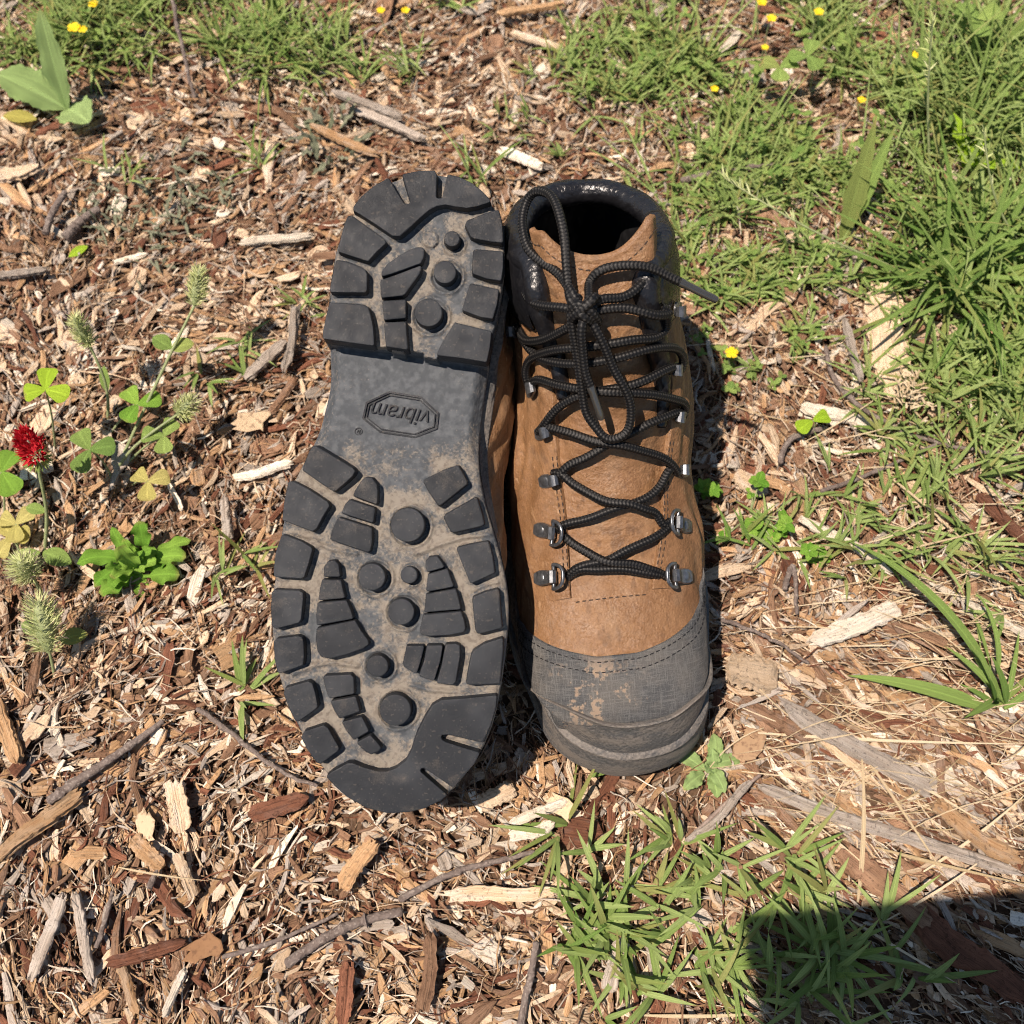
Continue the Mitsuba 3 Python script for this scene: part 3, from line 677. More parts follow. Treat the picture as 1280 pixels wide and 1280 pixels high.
HOOKS = [["ring",[-36.89,204.57,69.56],[-0.63,0.13,0.77],[0.77,0.23,0.59]],["ring",[-34.62,181.84,77.61],[-0.67,0.25,0.7],[0.72,0.43,0.54]],["hook",[-30.2,161.14,91.09],[-0.67,0.35,0.65],[0.74,0.23,0.63]],["hook",[-30.27,139.69,101.68],[-0.81,0.29,0.5],[0.58,0.32,0.75]],["hook",[-32.59,118.46,107.25],[-0.93,0.18,0.32],[0.37,0.28,0.89]],["hook",[-37.65,88.36,115.67],[-0.99,0.1,0.14],[0.17,0.52,0.83]],["ring",[32.1,210.88,69.47],[0.54,0.24,0.8],[-0.84,0.08,0.54]],["ring",[35.07,186.24,75.67],[0.66,0.25,0.71],[-0.74,0.03,0.67]],["hook",[37.62,159.02,82.68],[0.83,0.28,0.49],[-0.55,0.24,0.8]],["hook",[35.67,138.73,104.14],[0.79,0.43,0.44],[-0.58,0.28,0.77]],["hook",[33.54,122.6,123.37],[0.83,0.35,0.43],[-0.55,0.42,0.72]],["hook",[32.9,105.71,150.25],[0.88,0.35,0.33],[-0.48,0.54,0.7]]]
# ---------------------------------------------------------------- the boots themselves
LB, RB = 'hiking_boot', 'hiking_boot_001'
USED[LB] = 1
GB = 'pair of hiking boots'
tag(LB, 'hiking boot lying upside down with its black lugged sole to the sky', 'boot', GB)
tag(RB, 'brown leather hiking boot standing upright with laced black cord', 'boot', GB)


def both(name, mesh, mat, smooth=True, uv=None, left=True, right=True, **kw):
    if right: add(name, placed(mesh, to_r, True), mat, RB, smooth, uv=uv, **kw)
    if left: add(name, placed(mesh, to_l, False), mat, LB, smooth, uv=uv, **kw)


V, Fs, uv = build_sole_field()
add('outsole', trimesh.Trimesh(to_l(V), Fs, process=False), 'dusty_rubber', LB, True, uv=uv)
SO = LB + '__outsole'
for q in HEEL_LUGS + FORE_LUGS:
    add('tread_lug', placed(prism(poly(q), 10.5, 0.0, 0.55, 0.7), to_l, False), 'tread_rubber', SO, 25)
for cx, cy, r, c in STUDS:
    add('tread_stud', placed(prism(shapely.Point(cx, cy).buffer(r - 0.2, 32), 10.5, 0.0, 0.5, 0.5), to_l, False), 'tread_rubber', SO, 25)
_oct = shapely.Polygon(OCTAGON).buffer(0.01)
_fr = shapely.union_all([_oct.buffer(0.55, join_style='mitre').difference(_oct.buffer(-0.35, join_style='mitre')), _oct.buffer(-0.95, join_style='mitre').difference(_oct.buffer(-1.5, join_style='mitre'))])
_zs = 17.0
add('badge_frame', placed(trimesh.util.concatenate([trimesh.creation.extrude_polygon(g, 2.6, engine='earcut').apply_translation([0, 0, _zs - 1.3]) for g in getattr(_fr, 'geoms', [_fr])]), to_l, False), 'tread_rubber', SO, 20)


def sole_text(s, height, cx, cy, width, ang, z, shear=0.0):
    m = meshkit.text_mesh(s, height, 2.6, bold=False)
    v = m.vertices - m.bounds.mean(0)
    v[:, 0] *= width / (m.bounds[1, 0] - m.bounds[0, 0])
    v[:, 0] += shear * v[:, 1]
    ca, sa = math.cos(ang), math.sin(ang)
    x, y = -v[:, 0], v[:, 1]
    return trimesh.Trimesh(np.stack([cx + x * ca - y * sa, cy + x * sa + y * ca, z + v[:, 2] + 0.0], 1), m.faces[:, ::1], process=False)


add('lettering', placed(sole_text('vibram', 7.2, 2.0, 112.6, 28.0, 0.16, _zs, 0.2), to_l, False), 'tread_rubber', SO, False)
cx, cy, r, _ = REG_MARK
_c = shapely.Point(cx, cy).buffer(r).difference(shapely.Point(cx, cy).buffer(r - 0.45))
add('registered_mark', placed(cat([trimesh.creation.extrude_polygon(_c, 2.0, engine='earcut').apply_translation([0, 0, _zs - 1.0]), sole_text('R', 1.7, cx, cy, 1.4, 0.16, _zs)]), to_l, False), 'tread_rubber', SO, False)

_m = r_outsole(); add('outsole', placed(_m, to_r, True), 'rand_rubber', RB, True, uv=np.stack([np.repeat(np.array([0, 0, 0, .1, .1, .1, .2, .4, .6, .6, .5, .5]), len(OUT)), np.zeros(len(_m.vertices))], 1))
_m, uv = r_rand(); both('rubber_rand', _m, 'rand_rubber', True, uv)
both('upper', upper_mesh(), 'brown_leather')
_m, uv = cap_mesh(); both('toe_cap', _m, 'coated_cloth', True, uv)
both('quarter', quarter(-1), 'brown_leather'); both('quarter', quarter(1), 'brown_leather')
both('collar', collar_band(), 'black_leather')
both('collar_padding', collar_roll(), 'black_leather')
both('lining', lining_mesh(), 'black_lining')
_m, tng, tin = tongue_mesh(); both('tongue', _m, 'brown_leather')
_s = []
_ph = np.linspace(-1.85, 1.45, 200)
for d in (0.014, 0.032):
    _s.append(stitch(surf_line(cap_edge(_ph) - d, _ph, 1.7)))
add('cap_stitching', placed(cat(_s), to_r, False), 'black_thread', RB, 30)
_s = [stitch(tng - tin * 0.5)]
_s.append(stitch(surf_line(np.full(60, 0.418), np.linspace(-0.42, 0.30, 60), 0.4)))
_t = np.linspace(0.44, 0.62, 80)
for e, d in ((EYE_L, (0.05, 0.10)), (EYE_R, (-0.05, -0.10))):
    for k in d:
        _s.append(stitch(surf_line(_t, np.interp(_t, *e) - k * -1.0 if False else np.interp(_t, *e) - k, 2.4)))
add('stitching', placed(cat(_s), to_r, False), 'thread', RB, 30)

# ---------------------------------------------------------------- hooks and laces
def local_frame(q, n, d):
    q, n, d = [np.array(a, float) for a in (q, n, d)]
    d = d - n * (d @ n); d /= np.linalg.norm(d)
    b = np.cross(n, d)
    return lambda m: trimesh.Trimesh(q + np.asarray(m.vertices)[:, 0:1] * d + np.asarray(m.vertices)[:, 1:2] * b + np.asarray(m.vertices)[:, 2:3] * n, m.faces, process=False)


def rivet():
    a = np.linspace(0, 1, 8)
    prof = np.stack([3.1 * np.sqrt(np.clip(1 - (a * 0.92) ** 2, 0, 1)), 0.35 + 1.25 * a], 1)
    prof = np.vstack([[3.5, -1.0], [3.5, 0.2], prof, [0.0, 1.62]])
    return trimesh.creation.revolve(prof, sections=28)


def strap(path, width, thick, taper=None):
    """A bent metal strip: path (n, 2) in the x-z plane, width along y."""
    p = np.asarray(path, float); n = len(p)
    t = np.gradient(p, axis=0); t /= np.linalg.norm(t, axis=1, keepdims=True)
    nn = np.stack([-t[:, 1], t[:, 0]], 1)
    w = np.broadcast_to(width, (n,)) / 2
    sec = np.array([[-1, -.5], [-.85, .5], [.85, .5], [1, -.5]])
    V = np.concatenate([np.stack([p[:, 0] + nn[:, 0] * s[1] * thick, w * s[0], p[:, 1] + nn[:, 1] * s[1] * thick], 1)[:, None] for s in sec], 1)
    V = V.reshape(-1, 3)
    F = np.vstack([grid_faces(n, 4, True), [[0, 1, 2], [0, 2, 3]], [[4 * n - 4, 4 * n - 2, 4 * n - 3], [4 * n - 4, 4 * n - 1, 4 * n - 2]]])
    return trimesh.Trimesh(V, F, process=False)


PLATE_P = np.array([[-4.3, .2], [-3.9, .5], [-2, .65], [0, .65], [2, .7], [4, .9], [5.6, 1.3], [7.0, 2.6], [7.6, 3.9], [8.6, 4.6], [9.8, 4.2], [10.3, 3.0], [9.7, 1.6]])
PLATE_W = np.array([3.5, 5.6, 7.6, 8.0, 7.8, 7.2, 7.0, 7.0, 7.0, 7.0, 7.0, 7.0, 7.0])
HOOK_P = np.array([[-4.0, .2], [-3.6, .5], [-2, .6], [0, .6], [2, .7], [4, .9], [6.0, 1.2], [8.0, 1.5], [9.2, 2.2], [9.6, 3.4], [9.1, 4.6], [7.9, 5.3], [6.5, 5.4], [5.4, 5.0]])
HOOK_W = np.array([3.2, 5.2, 7.0, 7.4, 7.0, 5.6, 4.6, 4.4, 4.4, 4.6, 5.0, 5.6, 5.4, 3.6])
_a = np.linspace(0, 2 * np.pi, 41)[:-1]
DRING = np.stack([9.0 + 6.2 * np.clip(np.cos(_a), -0.10, 1) + 0.6, 6.0 * np.sign(np.sin(_a)) * np.abs(np.sin(_a)) ** 0.8, 3.0 + 0.9 * np.cos(_a)], 1)


def tube_closed(p, r, sides=8):
    t = np.roll(p, -1, 0) - np.roll(p, 1, 0); t /= np.linalg.norm(t, axis=1, keepdims=True)
    a = np.cross(t, [0, 0, 1.0]); a /= np.linalg.norm(a, axis=1, keepdims=True); b = np.cross(t, a)
    g = np.arange(sides) * 2 * np.pi / sides
    v = p[:, None] + r * (np.cos(g)[None, :, None] * a[:, None] + np.sin(g)[None, :, None] * b[:, None])
    n = len(p)
    i, j = np.meshgrid(np.arange(n), np.arange(sides), indexing='ij')
    i2, j2 = (i + 1) % n, (j + 1) % sides
    f = np.stack([i * sides + j, i2 * sides + j, i2 * sides + j2, i * sides + j2], -1).reshape(-1, 4)
    return trimesh.Trimesh(v.reshape(-1, 3), np.vstack([f[:, [0, 1, 2]], f[:, [0, 2, 3]]]), process=False)


for kind, q, n, d in HOOKS:
    q = np.array(q) + np.array(n) * 2.3
    fr = local_frame(q, n, d)
    for root, fn, fl in ((RB, to_r, True), (LB, to_l, False)):
        if kind == 'ring':
            k = add('lace_ring', placed(fr(strap(PLATE_P, PLATE_W, 1.0)), fn, fl), 'dark_metal', root, 35)
            add('ring', placed(fr(tube_closed(DRING, 0.95)), fn, fl), 'dark_metal', k, 60)
        else:
            k = add('lace_hook', placed(fr(strap(HOOK_P, HOOK_W, 0.9)), fn, fl), 'dark_metal', root, 35)
        add('rivet', placed(fr(rivet()), fn, fl), 'dark_metal', k, 50)


def cord(pts, r=2.05):
    """A braided round cord: (mesh, uv) with the braid's lobes as relief."""
    p0 = np.asarray(pts, float)
    n0 = np.linalg.norm(np.diff(p0, axis=0), axis=1).sum()
    n = int(n0 / 0.36) + 2
    p = curve(p0, n)
    sides = 22
    t, a, b = frames(p)
    u = np.arange(n)[:, None] * (n0 / n); g = (np.arange(sides) / sides)[None, :]
    k = np.sin(2 * np.pi * (u * 0.30 + 3 * g)) * np.sin(2 * np.pi * (u * 0.30 - 3 * g))
    rr = r * (1 + 0.10 * k)
    ang = 2 * np.pi * g
    v = p[:, None] + rr[..., None] * (np.cos(ang)[..., None] * a[:, None] + np.sin(ang)[..., None] * b[:, None])
    uv = np.stack([u + 0 * g, g + 0 * u], -1).reshape(-1, 2)
    return v.reshape(-1, 3), grid_faces(n, sides, True), uv


def cords(paths, r=2.05):
    vs, fs, us, o = [], [], [], 0
    for q in paths:
        v, f, u = cord(q, r)
        vs.append(v); fs.append(f + o); us.append(u); o += len(v)
    return trimesh.Trimesh(np.vstack(vs), np.vstack(fs), process=False), np.vstack(us)


for q in LACE_CROSS:
    m, uv = cords([q]); both('lace', m, 'lace_cord', True, uv)
m, uv = cords(LACE_SIDE + LACE_KNOT); add('lace_knot', placed(m, to_r, True), 'lace_cord', RB, True, uv=uv)
for q in LACE_BOW[:2]:
    m, uv = cords([q]); add('lace_loop', placed(m, to_r, True), 'lace_cord', RB, True, uv=uv)
for q, ag in zip(LACE_BOW[2:], AGLETS):
    m, uv = cords([q]); k = add('lace_end', placed(m, to_r, True), 'lace_cord', RB, True, uv=uv)
    ag = curve(ag, 14)
    m = trimesh.Trimesh(*tube(ag, np.r_[2.0, 2.05, 1.9, np.full(9, 1.8), 1.75, 1.5], 16), process=False)
    add('aglet', placed(m, to_r, True), 'aglet_plastic', k, 40)
# ---------------------------------------------------------------- ground and mulch
RNG = np.random.default_rng(11)
MOUNDS = [(-0.055, 0.255, 0.060, 0.075, 0.020), (0.30, 0.50, 0.12, 0.16, 0.006), (-0.25, 0.55, 0.1, 0.08, 0.006)]


def gz(x, y):
    """Height of the soil under the mulch."""
    x, y = np.broadcast_arrays(np.asarray(x, float), np.asarray(y, float))
    p = np.stack([x, y, 0 * x], -1)
    h = 0.018 * (meshkit.fbm(p * 9 + 5.3, 3, 1) - 0.5) + 0.004 * (meshkit.fbm(p * 60, 2, 2) - 0.5)
    for cx, cy, sx, sy, a in MOUNDS:
        h = h + a * np.exp(-((x - cx) / sx) ** 2 - ((y - cy) / sy) ** 2)
    flat = np.exp(-(((x - 0.055) / 0.055) ** 4 + ((y - 0.225) / 0.155) ** 4))
    return h * (1 - flat) - 0.003 * flat - 0.004


def soil_col(p, n, uv):
    f = fbm(p.x * 700, p.y * 700, p.z * 700, 3)
    a = fbm(p.x * 60, p.y * 60, 1.0, 3)
    c = mix((0.04, 0.024, 0.016), (0.14, 0.088, 0.056), f)
    far = smoothstep(0.55, 1.3, dr.sqrt(dr.square(p.x) + dr.square(p.y - 0.3)))
    c = mix(c, mix((0.12, 0.075, 0.045), (0.30, 0.21, 0.14), fbm(p.x * 180, p.y * 90, 0, 3)), far)
    grass = smoothstep(0.5, 0.62, fbm(p.x * 0.9 + 3, p.y * 0.9, 2.0, 4)) * far
    return mix(c, (0.07, 0.11, 0.025), grass * 0.8)


bsdf('soil', soil_col, 0.95, bump=lambda p, n, uv: fbm(p.x * 500, p.y * 500, p.z * 500, 3), bump_scale=0.002, spec=0.1)
_c = np.r_[-60, -25, -10, -4, -2, np.linspace(-1.2, -0.7, 6), np.linspace(-0.65, 0.65, 170), np.linspace(0.7, 1.2, 6), 2, 4, 10, 25, 60]
_cy = np.r_[-60, -25, -10, -4, -2, -1, np.linspace(-0.6, -0.25, 8), np.linspace(-0.22, 1.0, 160), np.linspace(1.05, 1.6, 8), 2.5, 5, 12, 30, 60]
_X, _Y = np.meshgrid(_c, _cy, indexing='ij')
_m = trimesh.Trimesh(np.stack([_X, _Y, gz(_X, _Y)], -1).reshape(-1, 3), grid_faces(len(_c), len(_cy)), process=False)
add('ground', _m, 'soil', None, True)
tag('ground', 'brown soil under the loose wood mulch', kind='structure')

PALETTE = [  # cumulative share, name, two tones
    (0.22, 'pale tan', (0.40, 0.285, 0.180), (0.56, 0.440, 0.315)),
    (0.39, 'orange tan', (0.29, 0.165, 0.080), (0.44, 0.290, 0.165)),
    (0.52, 'weathered grey', (0.24, 0.195, 0.155), (0.42, 0.365, 0.310)),
    (0.81, 'brown', (0.135, 0.074, 0.044), (0.29, 0.175, 0.108)),
    (0.92, 'dark red-brown', (0.085, 0.036, 0.022), (0.21, 0.090, 0.052)),
    (1.01, 'bleached cream', (0.51, 0.43, 0.33), (0.68, 0.61, 0.50)),
]


def np_rand(x, y=0, z=0):
    x, y, z = [(np.asarray(v, np.int64) + 1000000) & 0xFFFFFFFF for v in (x, y, z)]
    h = (x * 374761393 + y * 668265263 + z * 2147483647) & 0xFFFFFFFF
    h = ((h ^ (h >> 13)) * 1274126177) & 0xFFFFFFFF
    return ((h ^ (h >> 16)) & 0xFFFFFF) / 16777215.0


def wood_col(p, n, uv):
    """uv.x: millimetres along the grain; uv.y: across it, plus 32 times the piece's number."""
    k = dr.floor(uv.y / 32 + 0.5)
    v = uv.y - k * 32
    r, r2, r3 = cell_rand(k, 7, 1), cell_rand(k, 3, 2), cell_rand(k, 5, 9)
    st = fbm(v * 2.4 + r2 * 50, uv.x * 0.045 + r3 * 90, 1.0, 3)
    fine = fbm(v * 8.0 + r2 * 70, uv.x * 0.10, 4.0, 3)
    patch_ = fbm(uv.x * 0.16 + r3 * 40, v * 0.3 + r2 * 20, 7.0, 3)
    c = mi.Color3f(0)
    prev = 0.0
    g = dr.clip(0.5 + (st - 0.5) * 1.5 + (fine - 0.5) * 1.5 + (patch_ - 0.5) * 0.8, 0, 1)
    for lim, _, a, b in PALETTE:
        c = dr.select((r >= prev) & (r < lim), mix(a, b, g), c)
        prev = lim
    c = c * (0.72 + 0.56 * r3)
    # weather-greyed upper skin and dark cracks
    c = mix(c, mi.Color3f(dr.sum(c) / 3) * mi.Color3f(1.0, 0.93, 0.86), 0.30 * smoothstep(0.45, 0.7, patch_) * smoothstep(0.3, 0.8, r2))
    return c * (1 - 0.55 * smoothstep(0.58, 0.72, fine * 0.5 + st * 0.5)) * (1 - 0.4 * smoothstep(0.62, 0.75, fbm(p.x * 800, p.y * 800, p.z * 800, 2)))


def wood_bump(p, n, uv):
    k = dr.floor(uv.y / 32 + 0.5)
    v = uv.y - k * 32
    return fbm(v * 2.4 + cell_rand(k, 3, 2) * 50, uv.x * 0.045 + cell_rand(k, 5, 9) * 90, 1.0, 2) + 0.4 * noise(v * 8.0, uv.x * 0.12, 2.0)


bsdf('wood', wood_col, 0.85, bump=wood_bump, bump_scale=0.0007, eps=1.5e-4, spec=0.15)
bsdf('litter_leaf', lambda p, n, uv: mix(mix((0.22, 0.11, 0.05), (0.52, 0.40, 0.26), cell_rand(dr.floor(uv.y / 32 + 0.5), 2, 2)), (0.10, 0.05, 0.03), 0.6 * smoothstep(0.5, 0.75, fbm(p.x * 500, p.y * 500, p.z * 500, 3))), 0.7, spec=0.2)


def rot_zyx(yaw, pitch, roll):
    cy, sy, cp, sp, cr, sr = np.cos(yaw), np.sin(yaw), np.cos(pitch), np.sin(pitch), np.cos(roll), np.sin(roll)
    R = np.empty(np.shape(yaw) + (3, 3))
    R[..., 0, 0] = cy * cp; R[..., 0, 1] = cy * sp * sr - sy * cr; R[..., 0, 2] = cy * sp * cr + sy * sr
    R[..., 1, 0] = sy * cp; R[..., 1, 1] = sy * sp * sr + cy * cr; R[..., 1, 2] = sy * sp * cr - cy * sr
    R[..., 2, 0] = -sp; R[..., 2, 1] = cp * sr; R[..., 2, 2] = cp * cr
    return R


def splinters(L, W, Th, ids, rng, ns=7, sides=6, rough=1.0, bend=1.0):
    """(n, V, 3) vertices in mm about each piece's own centre, faces of one, (n, V, 2) uv: split wood with torn ends."""
    n = len(L)
    s = np.linspace(0, 1, ns)[None, :, None]
    ang = (np.arange(sides) / sides * 2 * np.pi)[None, None, :] + rng.uniform(0, 6, (n, 1, 1))
    prof = 1 + rough * (0.45 * (rng.random((n, 1, sides)) - 0.5) + 0.32 * (rng.random((n, ns, sides)) - 0.5))
    end = np.ones((n, ns, 1)) * (1 + 0.35 * rough * (rng.random((n, ns, 1)) - 0.5))
    end[:, 0] *= rng.uniform(0.15, 0.95, (n, 1)); end[:, -1] *= rng.uniform(0.15, 0.95, (n, 1))
    end[:, 1] *= rng.uniform(0.7, 1.0, (n, 1)); end[:, -2] *= rng.uniform(0.7, 1.0, (n, 1))
    sq = 1 / np.maximum(np.abs(np.cos(ang)), np.abs(np.sin(ang))) * 0.85
    y = 0.5 * W[:, None, None] * np.cos(ang) * sq * prof * end
    z = 0.5 * Th[:, None, None] * np.sin(ang) * sq * prof * (0.6 + 0.4 * end)
    jag = (rng.random((n, ns, sides)) - 0.5) * np.minimum(L * 0.14, W * 1.6)[:, None, None]
    jag[:, 2:-2] *= 0.2
    x = (s - 0.5) * L[:, None, None] + jag
    a, b, c = rng.normal(0, 1, (3, n, 1, 1)) * bend
    q = s - 0.5
    y = y + L[:, None, None] * (0.05 * a * (4 * q ** 2 - 0.5) + 0.05 * b * np.sin(5 * q + 2 * c))
    z = z + L[:, None, None] * (0.04 * c * (4 * q ** 2 - 0.5) + 0.02 * a * np.sin(6 * q))
    tw = rng.normal(0, 0.35, (n, 1, 1)) * q
    y, z = y * np.cos(tw) - z * np.sin(tw), y * np.sin(tw) + z * np.cos(tw)
    V = np.stack([x + 0 * y, y, z], -1).reshape(n, ns * sides, 3)
    v0 = (0.5 * W[:, None, None] * np.cos(ang) + 0.8 * Th[:, None, None] * np.sin(ang)) * np.ones((n, ns, 1))
    uv = np.stack([x + 0 * y, np.clip(v0, -12, 12) + 32.0 * ids[:, None, None]], -1).reshape(n, ns * sides, 2)
    F = grid_faces(ns, sides, True)
    k = np.arange(1, sides - 1)
    F = np.vstack([F, np.stack([0 * k, k, k + 1], 1), (ns - 1) * sides + np.stack([0 * k, k + 1, k], 1)])
    return V, F, uv


def flakes(L, W, Th, ids, rng, sides=8):
    """Flat irregular flakes of bark and wood with a rim, curled."""
    n = len(L)
    ang = (np.arange(sides) / sides * 2 * np.pi)[None] + 0.35 * rng.normal(0, 1, (n, sides)) * 0.5
    r = rng.uniform(0.62, 1.12, (n, sides))
    sq = 1 / np.maximum(np.abs(np.cos(ang)), np.abs(np.sin(ang)))
    r = r * (0.55 + 0.45 * sq)
    x, y = 0.5 * L[:, None] * np.cos(ang) * r, 0.5 * W[:, None] * np.sin(ang) * r
    lay = []
    for sc, zz in ((0.0, 0.5), (0.92, 0.5), (1.0, 0.1), (0.97, -0.5), (0.0, -0.5)):
        zn = zz * Th[:, None] * (1 + 0.5 * (rng.random((n, sides)) - 0.5))
        if sc == 0.0:
            zn = np.repeat(zn.mean(1)[:, None], sides, 1)
        lay.append(np.stack([x * sc, y * sc, zn], -1))
    V = np.stack(lay, 1)
    cu, cv = rng.normal(0, 1, (2, n, 1, 1)) * 0.010
    V[..., 2] += cu * V[..., 0] ** 2 * 0.35 + cv * V[..., 1] ** 2 * 1.2 + rng.normal(0, 0.012, (n, 1, 1)) * V[..., 0] * V[..., 1]
    uv = np.stack([V[..., 0], np.clip(V[..., 1], -13, 13) + 32.0 * ids[:, None, None]], -1)
    F = grid_faces(5, sides, True)
    return V.reshape(n, 5 * sides, 3), F, uv.reshape(n, 5 * sides, 2)


def spread(V, pos, yaw, pitch, roll):
    """Places the pieces (mm) in the world (m)."""
    R = rot_zyx(yaw, pitch, roll)
    return np.einsum('nij,nvj->nvi', R, V / 1000) + pos[:, None]


def join(V, F, uv):
    n, k = V.shape[:2]
    return trimesh.Trimesh(V.reshape(-1, 3), (F[None] + (np.arange(n) * k)[:, None, None]).reshape(-1, 3), process=False), uv.reshape(-1, 2)


R_FOOT = shapely.Polygon(to_r(np.c_[OUT, 0 * OUT[:, 0]])[:, :2])
R_IN = R_FOOT.buffer(-0.004)


def scatter(n, rng, inner=0.80):
    """Ground points, most of them where the picture looks."""
    m = int(n * inner)
    y = rng.uniform(-0.07, 0.70, m * 2); x = rng.uniform(-0.45, 0.45, m * 2)
    keep = np.abs(x) < 0.285 + 0.19 * (y + 0.045)
    x, y = x[keep][:m], y[keep][:m]
    k = n - len(x)
    return np.r_[x, rng.uniform(-0.62, 0.62, k)], np.r_[y, rng.uniform(-0.22, 1.0, k)]


def lay(n, rng, zmax, tilt, size):
    x, y = scatter(n, rng) if zmax != 0.008 else (rng.uniform(0.10, 0.36, n), rng.uniform(0.03, 0.17, n))
    ok = ~shapely.contains(R_FOOT.buffer(0.002), shapely.points(x, y))
    x, y = x[ok], y[ok]
    n = len(x)
    th = 3.2 * (meshkit.fbm(np.stack([x, y, 0 * x], -1) * 5.5, 2, 21) - 0.5) * 2.2 + rng.normal(0, 0.75, n)
    th = np.where(y < 0.06, th + 0.9, th + 0.2)
    th = np.where((x > 0.12) & (y < 0.16), rng.normal(-0.55, 0.45, n), th)
    pos = np.stack([x, y, gz(x, y) + rng.random(n) ** 1.3 * zmax + 0.0008], 1)
    return pos, th, rng.normal(0, tilt, n), rng.normal(0, tilt * 1.6, n)


SIZES, CHIPS = [], []


def region(x, y):
    if y > 0.50: return 'near the far edge, ' + ('left' if x < -0.16 else 'middle' if x < 0.1 else 'right')
    if y > 0.38: return 'behind the boots, ' + ('far left' if x < -0.2 else 'left' if x < -0.06 else 'middle' if x < 0.1 else 'right' if x < 0.22 else 'far right')
    if y < 0.0: return 'at the near edge, ' + ('far left' if x < -0.17 else 'left' if x < -0.07 else 'middle' if x < 0.05 else 'right' if x < 0.14 else 'far right')
    if y < 0.06: return 'before the toes, ' + ('far left' if x < -0.17 else 'left' if x < -0.07 else 'middle' if x < 0.05 else 'right' if x < 0.14 else 'far right')
    s = ('heel' if y > 0.27 else 'instep' if y > 0.18 else 'forefoot' if y > 0.115 else 'toe')
    return f"near the upturned boot's {s}, " + ('left' if x > -0.18 else 'far left') if x < -0.02 else f"near the upright boot's {s}, " + ('right' if x < 0.18 else 'far right')


def looks(kind, L, W, yaw):
    a = math.degrees(yaw) % 180
    way = 'lying crosswise' if a < 25 or a > 155 else 'lying lengthwise' if 65 < a < 115 else 'slanting right' if a < 90 else 'slanting left'
    if kind == 'flake': return ('large' if L > 21 else 'small', '')
    if kind == 'strip': return ('very long' if L > 75 else 'thin', ' ' + way)
    return ('long' if L > 42 else 'short broad' if L < 30 else 'broad' if W > 6 else 'slender', ' ' + way)


def chip_batch(n, kind, seed):
    rng = np.random.default_rng(seed)
    if kind == 'splinter':
        L = np.clip(rng.lognormal(2.80, 0.48, n), 8, 52); W = np.clip(L * rng.uniform(0.07, 0.24, n), 1.2, 7.5); Th = np.clip(W * rng.uniform(0.2, 0.55, n), 0.7, 2.6)
    elif kind == 'strip':
        L = rng.uniform(38, 105, n); W = rng.uniform(2.2, 6.0, n); Th = W * rng.uniform(0.3, 0.6, n)
    elif kind == 'sliver':
        L = np.clip(rng.lognormal(2.05, 0.42, n), 3, 16); W = np.clip(L * rng.uniform(0.10, 0.42, n), 0.7, 3.6); Th = np.clip(W * rng.uniform(0.2, 0.6, n), 0.4, 1.6)
    elif kind == 'flake':
        L = np.clip(rng.lognormal(1.95, 0.52, n), 3, 28); W = L * rng.uniform(0.22, 0.75, n); Th = rng.uniform(0.4, 1.3, n)
    else:
        L = np.clip(rng.lognormal(2.6, 0.5, n), 5, 45); W = rng.uniform(0.45, 1.2, n); Th = W * rng.uniform(0.5, 1, n)
    ids = rng.integers(0, 4000, n)
    if kind == 'splinter': V, F, uv = splinters(L, W, Th, ids, rng, ns=6)
    elif kind == 'strip': V, F, uv = splinters(L, W, Th, ids, rng, ns=12, sides=7, bend=0.6)
    elif kind == 'sliver': V, F, uv = splinters(L, W, Th, ids, rng, ns=4, sides=4, rough=1.2)
    elif kind == 'flake': V, F, uv = flakes(L, W, Th, ids, rng)
    else: V, F, uv = splinters(L, W, Th, ids, rng, ns=5, sides=3, bend=2.2)
    pos, yaw, pitch, roll = lay(n, rng, {'strip': 0.008, 'splinter': 0.0065, 'sliver': 0.0078, 'flake': 0.0072, 'shred': 0.0088}[kind], {'strip': 0.03, 'splinter': 0.10, 'sliver': 0.2, 'flake': 0.17, 'shred': 0.13}[kind], L)
    m = len(pos)
    return spread(V[:m], pos, yaw, pitch, roll), F, uv[:m], ids[:m], L[:m], W[:m], pos, yaw


def in_frame(p, margin=0.0):
    q = p - CAM
    d = q @ FWD
    u, v = (q @ RGT) / d, (q @ UPV) / d
    return (np.abs(u) < 0.5 + margin) & (np.abs(v) < 0.5 + margin), d


def colour_name(k):
    r = np_rand(k, 7, 1)
    return next(nm for lim, nm, a, b in PALETTE if r < lim)


